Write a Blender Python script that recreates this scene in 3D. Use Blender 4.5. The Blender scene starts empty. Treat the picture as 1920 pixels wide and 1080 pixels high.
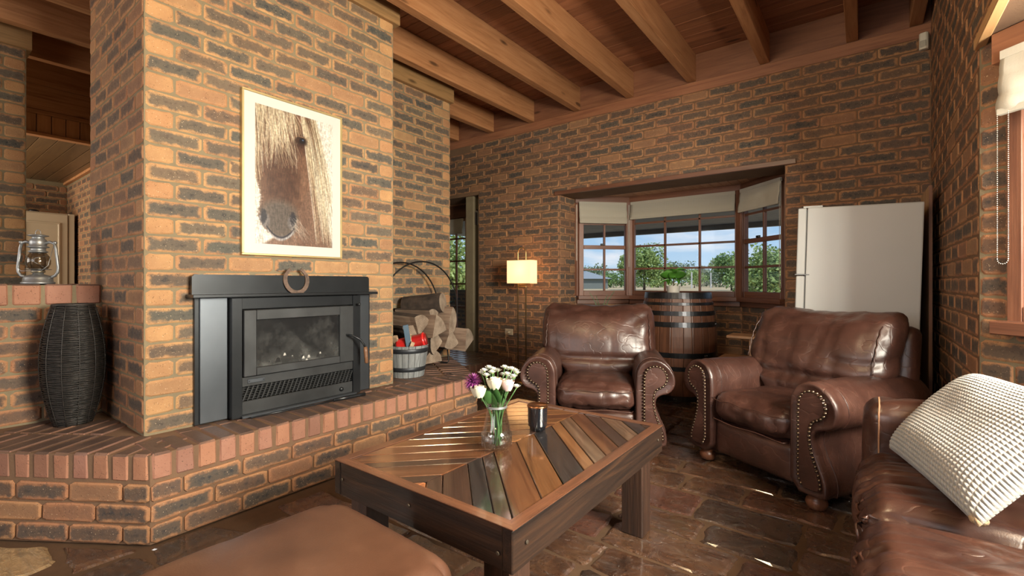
import bpy, bmesh, math, random
import numpy as np
from mathutils import Vector, Matrix, noise
R = random.Random(11)
PI = math.pi
SC = bpy.context.scene
COL = SC.collection

# ------------------------------------------------------------------ camera
cam = bpy.data.cameras.new('camera'); camo = bpy.data.objects.new('camera', cam); COL.objects.link(camo)
camo.location = (0, 0, 1.09); camo.rotation_euler = (PI/2, 0, math.radians(37.027))
cam.sensor_width = 36; cam.lens = 875/1920*36; cam.shift_y = -9/1920; cam.clip_start = .02; cam.clip_end = 3000
SC.camera = camo

# ------------------------------------------------------------------ node helpers
def nodes(nt, t, ins=None, **attrs):
    n = nt.nodes.new(t)
    for k, v in attrs.items(): setattr(n, k, v)
    for k, v in (ins or {}).items():
        s = n.inputs[k]
        if isinstance(v, bpy.types.NodeSocket): nt.links.new(v, s)
        else:
            if isinstance(v, (tuple, list)) and len(v) == 3 and s.type == 'RGBA': v = (*v, 1)
            s.default_value = v
    return n
def ramp(nt, fac, stops, interp='LINEAR'):
    n = nodes(nt, 'ShaderNodeValToRGB', {'Fac': fac}); cr = n.color_ramp; cr.interpolation = interp
    while len(cr.elements) < len(stops): cr.elements.new(.5)
    for e, (p, c) in zip(cr.elements, stops):
        e.position = p; e.color = (*c, 1) if not isinstance(c, (int, float)) else (c, c, c, 1)
    return n.outputs[0]
def mixc(nt, f, a, b, mode='MIX'):
    n = nt.nodes.new('ShaderNodeMix'); n.data_type = 'RGBA'; n.blend_type = mode
    for i, v in ((0, f), (6, a), (7, b)):
        s = n.inputs[i]
        if isinstance(v, bpy.types.NodeSocket): nt.links.new(v, s)
        else:
            if isinstance(v, (tuple, list)) and len(v) == 3: v = (*v, 1)
            s.default_value = v
    return n.outputs[2]
def math_(nt, op, a, b=0., clamp=False):
    n = nt.nodes.new('ShaderNodeMath'); n.operation = op; n.use_clamp = clamp
    for i, v in ((0, a), (1, b)):
        if isinstance(v, bpy.types.NodeSocket): nt.links.new(v, n.inputs[i])
        else: n.inputs[i].default_value = v
    return n.outputs[0]
def newmat(name):
    m = bpy.data.materials.new(name); m.use_nodes = True; m.node_tree.nodes.clear(); return m, m.node_tree
def finish(nt, shader):
    o = nt.nodes.new('ShaderNodeOutputMaterial'); nt.links.new(shader, o.inputs[0])
def bump(nt, h, strength=.3, dist=.01, normal=None):
    ins = {'Height': h, 'Strength': strength, 'Distance': dist}
    if normal is not None: ins['Normal'] = normal
    return nodes(nt, 'ShaderNodeBump', ins).outputs[0]
def coords(nt, scale=(1, 1, 1), rnd=0., rot=(0, 0, 0)):
    tc = nt.nodes.new('ShaderNodeTexCoord').outputs['Object']
    if rnd:
        oi = nt.nodes.new('ShaderNodeObjectInfo').outputs['Random']
        k = math_(nt, 'MULTIPLY', oi, rnd)
        tc = nodes(nt, 'ShaderNodeVectorMath', {0: tc, 1: k}, operation='ADD').outputs[0]
    return nodes(nt, 'ShaderNodeMapping', {'Vector': tc, 'Scale': scale, 'Rotation': rot}).outputs[0]
def noise_(nt, vec, scale, detail=3, rough=.55, dist=0.):
    return nodes(nt, 'ShaderNodeTexNoise', {'Vector': vec, 'Scale': scale, 'Detail': detail, 'Roughness': rough, 'Distortion': dist}).outputs[0]
def princ(nt, **k):
    n = nt.nodes.new('ShaderNodeBsdfPrincipled')
    for a, v in k.items():
        s = n.inputs[a.replace('_', ' ')]
        if isinstance(v, bpy.types.NodeSocket): nt.links.new(v, s)
        else:
            if isinstance(v, (tuple, list)) and len(v) == 3 and s.type == 'RGBA': v = (*v, 1)
            s.default_value = v
    return n.outputs[0]
MATS = {}
def plain(name, col, rough=.5, metal=0., var=.12, bumpk=0., bscale=60, coat=0., scale=6, **kw):
    if name in MATS: return MATS[name]
    m, nt = newmat(name)
    c = coords(nt, rnd=7)
    f = noise_(nt, c, scale, 4)
    a = tuple(min(1, x*(1-var)) for x in col); b = tuple(min(1, x*(1+var)) for x in col)
    cc = ramp(nt, f, [(.3, a), (.7, b)])
    args = dict(Base_Color=cc, Roughness=rough, Metallic=metal, Coat_Weight=coat, **kw)
    if bumpk: args['Normal'] = bump(nt, noise_(nt, c, bscale, 4), bumpk, .004)
    finish(nt, princ(nt, **args)); MATS[name] = m; return m
def wood(name, dark, mid, light, axis='X', rough=.45, fine=16., knots=True, coat=0., bumpk=.15, rnd=9., cior=1.5):
    if name in MATS: return MATS[name]
    m, nt = newmat(name)
    s = {'X': (.9, fine, fine), 'Y': (fine, .9, fine), 'Z': (fine, fine, .9)}[axis]
    c = coords(nt, s, rnd); c0 = coords(nt, (1, 1, 1), rnd)
    g = noise_(nt, c, 2.2, 5, .6, .8)
    g2 = noise_(nt, coords(nt, tuple(x*(4 if x > 2 else 1.5) for x in s), rnd), 3, 2)
    col = ramp(nt, g, [(.28, dark), (.5, mid), (.75, light)])
    col = mixc(nt, math_(nt, 'MULTIPLY', g2, .45), col, dark)
    if knots:
        vs = {'X': (1.5, 5, 5), 'Y': (5, 1.5, 5), 'Z': (5, 5, 1.5)}[axis]
        v = nodes(nt, 'ShaderNodeTexVoronoi', {'Vector': coords(nt, vs, rnd), 'Scale': 1.}).outputs['Distance']
        k = ramp(nt, v, [(0, 1.), (.07, .9), (.12, 0.)])
        col = mixc(nt, k, col, tuple(x*.25 for x in dark))
    big = noise_(nt, c0, 1.5, 2)
    col = mixc(nt, ramp(nt, big, [(.35, .0), (.75, .35)]), col, dark)
    oi = nt.nodes.new('ShaderNodeObjectInfo').outputs['Random']
    v = math_(nt, 'ADD', math_(nt, 'MULTIPLY', oi, .34), .83)
    hsv = nodes(nt, 'ShaderNodeHueSaturation', {'Color': col, 'Value': v}).outputs[0]
    finish(nt, princ(nt, Base_Color=hsv, Roughness=rough, Coat_Weight=coat, Coat_IOR=cior, Coat_Roughness=.10, Normal=bump(nt, g2, bumpk, .003)))
    MATS[name] = m; return m

# ------------------------------------------------------------------ world, sun, lights, exposure
SC.view_settings.view_transform = 'Standard'; SC.view_settings.look = 'None'
SC.view_settings.exposure = 0.08; SC.view_settings.gamma = 1; SC.view_settings.use_curve_mapping = False
w = bpy.data.worlds.new('sky'); SC.world = w; w.use_nodes = True; nt = w.node_tree; nt.nodes.clear()
d = nt.nodes.new('ShaderNodeTexCoord').outputs['Generated']
z = nodes(nt, 'ShaderNodeSeparateXYZ', {0: d}).outputs['Z']
grad = ramp(nt, z, [(0., (.56, .74, .90)), (.12, (.36, .60, .88)), (.5, (.20, .42, .80)), (1, (.13, .30, .68))])
zz = math_(nt, 'ADD', z, .12)
cx = nodes(nt, 'ShaderNodeVectorMath', {0: d, 1: nodes(nt, 'ShaderNodeCombineXYZ', {0: zz, 1: zz, 2: zz}).outputs[0]}, operation='DIVIDE').outputs[0]
cl = noise_(nt, nodes(nt, 'ShaderNodeMapping', {'Vector': cx, 'Scale': (1.0, .62, .2), 'Location': (3.1, 1.7, 0)}).outputs[0], 1.15, 7, .58, .3)
cm = ramp(nt, cl, [(.46, 0.), (.66, .9)])
sky = mixc(nt, cm, grad, (.86, .90, .96))
bg = nodes(nt, 'ShaderNodeBackground', {'Color': sky, 'Strength': 0.92})
o = nt.nodes.new('ShaderNodeOutputWorld'); nt.links.new(bg.outputs[0], o.inputs[0])
sun = bpy.data.lights.new('sun', 'SUN'); sun.energy = 2.6; sun.angle = .009; sun.color = (1, .93, .80)
so = bpy.data.objects.new('sun', sun); COL.objects.link(so)
so.rotation_euler = Vector((-.62, .42, -1.0)).to_track_quat('-Z', 'Y').to_euler()
def area(name, loc, target, sx, sy, power, color):
    l = bpy.data.lights.new(name, 'AREA'); l.shape = 'RECTANGLE'; l.size = sx; l.size_y = sy; l.energy = power; l.color = color
    ob = bpy.data.objects.new(name, l); COL.objects.link(ob); ob.location = loc
    ob.rotation_euler = (Vector(target)-Vector(loc)).to_track_quat('-Z', 'Y').to_euler(); return ob
area('daylight_right_bay', (1.25, 1.32, 1.62), (-2.4, 1.6, 1.3), 1.15, 1.0, 330, (1, .95, .80))
area('rear_fill', (-1.0, -2.95, 1.75), (-1.6, 1.5, .9), 2.6, 1.6, 50, (1, .93, .86))  # unseen fill lamp added behind the camera, lifting camera-facing surfaces
area('rear_fill_left', (-4.2, -2.95, 1.8), (.4, 3.2, 1.7), 2.0, 1.6, 75, (1, .90, .78))  # unseen fill lamp added to brighten the right wall
area('kitchen_fill', (-7.3, -1.7, 1.7), (-6.3, 1.3, 2.2), 1.4, 1.2, 130, (1, .86, .66))  # unseen lamp added to brighten the kitchen fascia and passage
l = bpy.data.lights.new('overhead_warm_fill', 'POINT'); l.energy = 72; l.color = (1, .82, .48); l.shadow_soft_size = .22  # unseen warm lamp added overhead to brighten chimney and ceiling
lo = bpy.data.objects.new('overhead_warm_fill', l); COL.objects.link(lo); lo.location = (-.95, .85, 2.72)

# ------------------------------------------------------------------ mesh helpers
def link(name, me, mat=None, parent=None, loc=None, rot=None):
    ob = bpy.data.objects.new(name, me); COL.objects.link(ob)
    if mat is not None and me is not None and not me.materials: me.materials.append(mat)
    if parent is not None: ob.parent = parent
    if loc is not None: ob.location = loc
    if rot is not None: ob.rotation_euler = rot
    return ob
def bm_obj(name, bm, mat, parent=None, loc=None, rot=None, smooth=False):
    me = bpy.data.meshes.new(name); bm.to_mesh(me); bm.free()
    if smooth: me.shade_smooth()
    return link(name, me, mat, parent, loc, rot)
def tag(o, label=None, cat=None, group=None, kind=None):
    if label: o['label'] = label
    if cat: o['category'] = cat
    if group: o['group'] = group
    if kind: o['kind'] = kind
    return o
def thing(name, label, cat, loc=(0, 0, 0), rz=0., group=None):
    o = bpy.data.objects.new(name, None); COL.objects.link(o); o.location = loc; o.rotation_euler = (0, 0, rz)
    o.empty_display_size = .1
    return tag(o, label, cat, group)
def struct(name, me_or_bm, mat):
    if isinstance(me_or_bm, bmesh.types.BMesh): o = bm_obj(name, me_or_bm, mat)
    elif me_or_bm is None: o = bpy.data.objects.new(name, None); COL.objects.link(o)
    else: o = link(name, me_or_bm, mat)
    o['kind'] = 'structure'; return o
def add_box(bm, c, s, rz=0., bev=0., seg=1, M=None):
    m = Matrix.Translation(c) @ Matrix.Rotation(rz, 4, 'Z') @ Matrix.Diagonal((s[0], s[1], s[2], 1))
    if M is not None: m = M @ m
    r = bmesh.ops.create_cube(bm, size=1, matrix=m)
    if bev > 0:
        es = list({e for v in r['verts'] for e in v.link_edges})
        bmesh.ops.bevel(bm, geom=es, offset=bev, segments=seg, profile=.6, affect='EDGES')
    return bm
def box(name, c, s, mat, parent=None, rz=0., bev=0., seg=1, smooth=False):
    """box whose object origin is its centre"""
    bm = bmesh.new(); add_box(bm, (0, 0, 0), s, 0, bev, seg)
    return bm_obj(name, bm, mat, parent, c, (0, 0, rz), smooth)
def box2(name, x0, x1, y0, y1, z0, z1, mat, parent=None, bev=0., seg=1):
    return box(name, ((x0+x1)/2, (y0+y1)/2, (z0+z1)/2), (abs(x1-x0), abs(y1-y0), abs(z1-z0)), mat, parent, 0, bev, seg)
def tube(bm, pts, rad, n=8, caps=True, closed=False):
    pts = [Vector(p) for p in pts]; N = len(pts); rings = []
    rads = rad if isinstance(rad, (list, tuple)) else [rad]*N
    up = Vector((0, 0, 1)); prev = None
    for i, p in enumerate(pts):
        a = pts[(i-1) % N] if (closed or i > 0) else pts[i]; b = pts[(i+1) % N] if (closed or i < N-1) else pts[i]
        t = (b-a).normalized()
        if prev is None:
            u = t.cross(up);
            if u.length < .05: u = t.cross(Vector((1, 0, 0)))
            u.normalize()
        else:
            u = prev - t*prev.dot(t); u.normalize()
        prev = u; v = t.cross(u)
        rings.append([bm.verts.new(p+rads[i]*(math.cos(2*PI*k/n)*u+math.sin(2*PI*k/n)*v)) for k in range(n)])
    for i in range(N if closed else N-1):
        A, B = rings[i], rings[(i+1) % N]
        for k in range(n): bm.faces.new((A[k], A[(k+1) % n], B[(k+1) % n], B[k]))
    if caps and not closed:
        bm.faces.new(rings[0][::-1]); bm.faces.new(rings[-1])
    return bm
def lathe(bm, prof, n=24, c=(0, 0, 0), caps=True, sx=1., sy=1., rib=None):
    rings = []
    for r, z in prof:
        ring = []
        for k in range(n):
            a = 2*PI*k/n; rr = r*(1+(rib(a, z) if rib else 0))
            ring.append(bm.verts.new((c[0]+rr*math.cos(a)*sx, c[1]+rr*math.sin(a)*sy, c[2]+z)))
        rings.append(ring)
    for A, B in zip(rings, rings[1:]):
        for k in range(n): bm.faces.new((A[k], A[(k+1) % n], B[(k+1) % n], B[k]))
    if caps:
        if prof[0][0] > 1e-4: bm.faces.new(rings[0][::-1])
        if prof[-1][0] > 1e-4: bm.faces.new(rings[-1])
    return bm
def prism(bm, poly, z0, z1, M=None):
    """poly: list of (x, y) extruded from z0 to z1"""
    a = [bm.verts.new((x, y, z0)) for x, y in poly]; b = [bm.verts.new((x, y, z1)) for x, y in poly]
    n = len(poly)
    bm.faces.new(a[::-1]); bm.faces.new(b)
    for i in range(n): bm.faces.new((a[i], a[(i+1) % n], b[(i+1) % n], b[i]))
    if M is not None: bmesh.ops.transform(bm, matrix=M, verts=a+b)
    return bm
def fixn(bm): bmesh.ops.recalc_face_normals(bm, faces=bm.faces[:]); return bm
def puff(sx, sy, sz, r, seg=(16, 16, 8), bulge=(0, 0, 0), fn=None):
    """rounded, bulging upholstery block centred on the origin"""
    verts = {}; faces = []; nx, ny, nz = seg
    V = []
    def vid(i, j, k):
        key = (i, j, k)
        if key not in verts:
            x, y, zc = 2*i/nx-1, 2*j/ny-1, 2*k/nz-1
            p = Vector((x*sx/2, y*sy/2, zc*sz/2))
            c = Vector((max(-sx/2+r, min(sx/2-r, p.x)), max(-sy/2+r, min(sy/2-r, p.y)), max(-sz/2+r, min(sz/2-r, p.z))))
            dd = p-c
            if dd.length > 1e-9:
                # distance-preserving rounding
                m = max(abs(dd.x), abs(dd.y), abs(dd.z)); p = c+dd.normalized()*m
            p.x += math.copysign(bulge[0]*(1-y*y)*(1-zc*zc), x)*(abs(x)**3)
            p.y += math.copysign(bulge[1]*(1-x*x)*(1-zc*zc), y)*(abs(y)**3)
            p.z += math.copysign(bulge[2]*(1-x*x)*(1-y*y), zc)*(abs(zc)**3)
            if fn: p = Vector(fn(p, x, y, zc))
            verts[key] = len(V); V.append(p)
        return verts[key]
    for i in range(nx):
        for j in range(ny):
            for k in (0, nz):
                q = [vid(i, j, k), vid(i+1, j, k), vid(i+1, j+1, k), vid(i, j+1, k)]; faces.append(q if k else q[::-1])
    for i in range(nx):
        for k in range(nz):
            for j in (0, ny):
                q = [vid(i, j, k), vid(i+1, j, k), vid(i+1, j, k+1), vid(i, j, k+1)]; faces.append(q if j == 0 else q[::-1])
    for j in range(ny):
        for k in range(nz):
            for i in (0, nx):
                q = [vid(i, j, k), vid(i, j+1, k), vid(i, j+1, k+1), vid(i, j, k+1)]; faces.append(q if i else q[::-1])
    me = bpy.data.meshes.new('upholstery'); me.from_pydata([tuple(v) for v in V], [], faces); me.shade_smooth()
    return me
def wrinkle(me, amp, freq, off=0., mask=None):
    """push the surface along its normals by ridged, stretched noise: real creases"""
    for v in me.vertices:
        p = Vector((v.co.x*freq[0]+off, v.co.y*freq[1]+off*.7, v.co.z*freq[2]+off*.3))
        h = noise.noise(p); h = (1-abs(h)*2.4)
        h = max(h, 0)**3
        k = mask(v.co) if mask else 1
        v.co -= v.normal*(amp*h*k)
    return me
def projd(x, y, z):
    S, C = .60219, .79835
    dd = -S*x+C*y
    if dd < .05: return (9e9, 9e9, dd)
    return (960+875*(C*x+S*y)/dd, 531-875*(z-1.09)/dd, dd)
def in_view(x, y, z, m=60):
    a, b, dd = projd(x, y, z); return dd > .05 and -m < a < 1920+m and -m < b < 1080+m
def panel_holes(u0, u1, z0, z1, holes, thick, ox, oy, th):
    """wall slab with rectangular openings, face on the local plane, body behind it"""
    us = sorted({u0, u1, *[h[0] for h in holes], *[h[1] for h in holes]}); us = [u for u in us if u0 <= u <= u1]
    zs = sorted({z0, z1, *[h[2] for h in holes], *[h[3] for h in holes]}); zs = [q for q in zs if z0 <= q <= z1]
    def solid(i, k):
        if i < 0 or k < 0 or i >= len(us)-1 or k >= len(zs)-1: return False
        a, b = (us[i]+us[i+1])/2, (zs[k]+zs[k+1])/2
        return not any(h[0] < a < h[1] and h[2] < b < h[3] for h in holes)
    V = {}; L = []; F = []
    def v(i, k, s):
        if (i, k, s) not in V:
            V[(i, k, s)] = len(L); u = us[i]; y = thick*s
            L.append((ox+u*math.cos(th)-y*math.sin(th), oy+u*math.sin(th)+y*math.cos(th), zs[k]))
        return V[(i, k, s)]
    for i in range(len(us)-1):
        for k in range(len(zs)-1):
            if not solid(i, k): continue
            F.append((v(i, k, 0), v(i+1, k, 0), v(i+1, k+1, 0), v(i, k+1, 0)))
            F.append((v(i, k+1, 1), v(i+1, k+1, 1), v(i+1, k, 1), v(i, k, 1)))
            if not solid(i-1, k): F.append((v(i, k, 0), v(i, k+1, 0), v(i, k+1, 1), v(i, k, 1)))
            if not solid(i+1, k): F.append((v(i+1, k, 1), v(i+1, k+1, 1), v(i+1, k+1, 0), v(i+1, k, 0)))
            if not solid(i, k-1): F.append((v(i, k, 1), v(i+1, k, 1), v(i+1, k, 0), v(i, k, 0)))
            if not solid(i, k+1): F.append((v(i, k+1, 0), v(i+1, k+1, 0), v(i+1, k+1, 1), v(i, k+1, 1)))
    me = bpy.data.meshes.new('slab'); me.from_pydata(L, [], F); return me

# ------------------------------------------------------------------ brick
def brick_mat(name, stuff=False):
    m, nt = newmat(name)
    if stuff:
        col = nodes(nt, 'ShaderNodeAttribute', attribute_name='brick_colour').outputs['Color']
    else:
        col = nt.nodes.new('ShaderNodeObjectInfo').outputs['Color']
    sp = nodes(nt, 'ShaderNodeSeparateColor', {0: col}).outputs
    r_, g_, b_ = sp[0], sp[1], sp[2]
    tc = nt.nodes.new('ShaderNodeTexCoord')
    off = nodes(nt, 'ShaderNodeCombineXYZ', {0: math_(nt, 'MULTIPLY', b_, 37.), 1: math_(nt, 'MULTIPLY', g_, 23.), 2: 0.}).outputs[0]
    vec = nodes(nt, 'ShaderNodeVectorMath', {0: tc.outputs['Object'], 1: off}, operation='ADD').outputs[0]
    uv = nodes(nt, 'ShaderNodeSeparateXYZ', {0: tc.outputs['UV']}).outputs
    def edge(s, k):
        a = math_(nt, 'ABSOLUTE', math_(nt, 'SUBTRACT', s, .5)); return math_(nt, 'MULTIPLY', math_(nt, 'SUBTRACT', .5, a), k)
    dmin = math_(nt, 'SMOOTH_MIN', edge(uv[0], 2.7), edge(uv[1], 1.)); dmin.node.inputs[2].default_value = .08
    n1 = noise_(nt, vec, 26, 4, .65)
    dm = math_(nt, 'ADD', dmin, math_(nt, 'MULTIPLY', math_(nt, 'SUBTRACT', n1, .5), .62))
    core = ramp(nt, dm, [(.05, 0.), (.23, 1.)])
    core = math_(nt, 'MULTIPLY', core, r_)
    rim = mixc(nt, g_, (.46, .26, .115), (.34, .155, .080))
    n2 = noise_(nt, vec, 9, 4, .6)
    rim = mixc(nt, ramp(nt, n2, [(.35, 0.), (.75, .55)]), rim, (.25, .11, .055))
    corec = mixc(nt, b_, (.078, .082, .070), (.100, .062, .044))
    corec = mixc(nt, ramp(nt, n1, [(.45, 0.), (.75, .6)]), corec, (.045, .048, .052))
    corec = mixc(nt, math_(nt, 'MULTIPLY', ramp(nt, dm, [(.34, 0.), (.50, 1.)]), ramp(nt, noise_(nt, vec, 42, 3, .7), [(.46, 0.), (.60, .8)])), corec, (.022, .026, .032))
    c = mixc(nt, core, rim, corec)
    vo = nodes(nt, 'ShaderNodeTexVoronoi', {'Vector': vec, 'Scale': 130.}).outputs['Distance']
    nn = noise_(nt, vec, 55, 2)
    sk = math_(nt, 'MULTIPLY', ramp(nt, vo, [(.12, 1.), (.26, 0.)]), ramp(nt, nn, [(.48, 0.), (.60, 1.)]))
    c = mixc(nt, math_(nt, 'MULTIPLY', sk, .8), c, (.035, .025, .02))
    sp2 = ramp(nt, noise_(nt, vec, 170, 1), [(.70, 0.), (.76, .7)])
    c = mixc(nt, sp2, c, (.62, .46, .30))
    h = math_(nt, 'SUBTRACT', math_(nt, 'ADD', noise_(nt, vec, 60, 5, .7), n2), sk)
    finish(nt, princ(nt, Base_Color=c, Roughness=.78, Specular_IOR_Level=.35, Normal=bump(nt, h, .55, .004)))
    return m
BRICK = brick_mat('brick_clay'); BRICK_S = brick_mat('brick_clay_joined', True)
def mortar_mat(name, a, b):
    m, nt = newmat(name); c = coords(nt)
    f = noise_(nt, c, 3, 5, .7); g = noise_(nt, c, 120, 3, .7)
    col = mixc(nt, math_(nt, 'MULTIPLY', g, .35), ramp(nt, f, [(.3, a), (.7, b)]), tuple(x*.45 for x in a))
    finish(nt, princ(nt, Base_Color=col, Roughness=.92, Specular_IOR_Level=.2, Normal=bump(nt, g, .5, .003))); return m
MORT = mortar_mat('mortar_sand', (.25, .20, .125), (.18, .14, .09))
MORT_F = mortar_mat('mortar_wall', (.21, .125, .075), (.15, .088, .055))  # browner copy of the mortar, carrying the far walls' dimmer lighting in its colour
MORT_D = mortar_mat('mortar_floor', (.12, .066, .036), (.07, .040, .022))
BCACHE = {}
def brick_geo(L, H, var, depth=.008, proud=.0042):
    """outline rings of one worn brick, front towards -Y; returns verts, faces, uvs per vertex"""
    rr = random.Random(var*7919+int(L*1000))
    a, b = L/2, H/2
    c = [rr.uniform(.008, .02) for _ in range(8)]; j = lambda: rr.uniform(-.0022, .0022)
    P = [(-a+c[0], -b+j()), (a*rr.uniform(-.3, .3), -b+j()), (a-c[1], -b+j()), (a+j(), -b+c[2]*.7), (a+j(), b-c[3]*.7), (a-c[4], b+j()),
         (a*rr.uniform(-.3, .3), b+j()), (-a+c[5], b+j()), (-a+j(), b-c[6]*.7), (-a+j(), -b+c[7]*.7)]
    n = len(P); V = []
    tl = rr.uniform(-.0018, .0018)
    for x, zc in P: V.append((x*(1-.007/a), -proud+tl*x/a, zc*(1-.006/b)))
    for x, zc in P: V.append((x, -proud*.25, zc))
    for x, zc in P: V.append((x, depth, zc))
    F = [tuple(range(n))]
    for k in range(2):
        for i in range(n):
            F.append((k*n+i, (k+1)*n+i, (k+1)*n+(i+1) % n, k*n+(i+1) % n))
    UV = [(x/L+.5, zc/H+.5) for x, _, zc in V]
    return V, F, UV
def brick_mesh(L, H, var, mat=None, **k):
    L = round(L/.005)*.005; key = (round(L*1000), round(H*1000), var, tuple(k.items()))
    if key not in BCACHE:
        V, F, UV = brick_geo(L, H, var, **k)
        me = bpy.data.meshes.new('brick'); me.from_pydata(V, [], F)
        uvl = me.uv_layers.new(name='UVMap'); li = np.zeros(len(me.loops), dtype=np.int32); me.loops.foreach_get('vertex_index', li)
        uvl.data.foreach_set('uv', np.array(UV, dtype=np.float32)[li].ravel())
        me.materials.append(BRICK); BCACHE[key] = me
    return BCACHE[key]
def brick_colour(short, style):
    """r: how dark the burnt heart is, g: rim hue, b: heart hue / offset"""
    g = R.random(); b = R.random()
    if style in ('far', 'side'): g = .45+.55*g; b = .45+.55*b  # hue shift per wall stands in for how differently the walls are lit
    elif style == 'chimney': g *= .6; b *= .7
    if style == 'chimney':
        r = R.choice([0, 0, .1, .25]) if short else R.choice([.95, .85, .9, .85, .95, .8, 1, .9, .25])
    elif style == 'rowlock': r = R.choice([0, 0, .1, .3, .1, .6])
    elif style == 'side': r = R.choice([.9, .8, .95, .7, .5]) if not short else .2
    else: r = R.choice([.9, .85, .95, .85, .8, .9, 1, .4])
    return (r, g, b, 1)
class Bricks:
    """bricks laid on one vertical face; the nearest 300 in view become parts, the rest one joined part"""
    def __init__(s, parent, limit=300): s.p = parent; s.items = []; s.limit = limit
    def lay(s, ox, oy, th, u0, u1, z0, n, holes=(), ch=.086, L=.24, joint=.011, style='far', shift=0., hidden=None, first=0):
        ct, st = math.cos(th), math.sin(th)
        for k in range(n):
            zc = z0+(k+.5)*ch
            cells = []; odd = (k+first) % 2
            u = u0+shift-(L/2 if odd and shift else 0)
            if not shift: cells.append((u0, u0+(L/2 if odd else L))); u = cells[0][1]
            while u < u1-1e-6:
                a, b = u, u+L; u = b
                if u1-b < .05 and u1-b > 0: b = u1; u = u1
                cells.append((max(a, u0), min(b, u1)))
            for a, b in cells:
                parts = [(a, b)]
                for h in holes:
                    if h[2] < zc < h[3]:
                        q = []
                        for c, d_ in parts:
                            if d_ <= h[0] or c >= h[1]: q.append((c, d_)); continue
                            if c < h[0]: q.append((c, h[0]))
                            if d_ > h[1]: q.append((h[1], d_))
                        parts = q
                for c, d_ in parts:
                    if d_-c < .035: continue
                    m = (c+d_)/2; x, y = ox+m*ct, oy+m*st
                    if not in_view(x, y, zc, 150): continue
                    if hidden and hidden(x, y, zc): continue
                    _, _, dd = projd(x, y, zc)
                    s.items.append((dd, x, y, zc, th, d_-c-joint, ch-joint*.92, (d_-c) < .15, style))
    def build(s):
        s.items.sort(key=lambda t: t[0])
        for it in s.items[:s.limit]:
            dd, x, y, zc, th, L, H, short, style = it
            me = brick_mesh(max(L, .03), H, R.randrange(5))
            ob = bpy.data.objects.new('brick', me); COL.objects.link(ob); ob.parent = s.p
            ob.location = (x, y, zc); ob.rotation_euler = (0, 0, th); ob.color = brick_colour(short, style)
        rest = s.items[s.limit:]
        if rest:
            V, F, U, C = [], [], [], []
            for it in rest:
                dd, x, y, zc, th, L, H, short, style = it
                v, f, uv = brick_geo(max(L, .03), H, R.randrange(5)); o_ = len(V); c = brick_colour(short, style)
                ct, st = math.cos(th), math.sin(th)
                for p in v: V.append((x+p[0]*ct-p[1]*st, y+p[0]*st+p[1]*ct, zc+p[2])); C.append(c)
                F += [tuple(i+o_ for i in q) for q in f]; U += uv
            me = bpy.data.meshes.new('far_bricks'); me.from_pydata(V, [], F)
            uvl = me.uv_layers.new(name='UVMap'); li = np.zeros(len(me.loops), dtype=np.int32); me.loops.foreach_get('vertex_index', li)
            uvl.data.foreach_set('uv', np.array(U, dtype=np.float32)[li].ravel())
            ca = me.color_attributes.new('brick_colour', 'FLOAT_COLOR', 'POINT'); ca.data.foreach_set('color', np.array(C, dtype=np.float32).ravel())
            tag(link('brick_courses', me, BRICK_S, s.p), kind='stuff')
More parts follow.
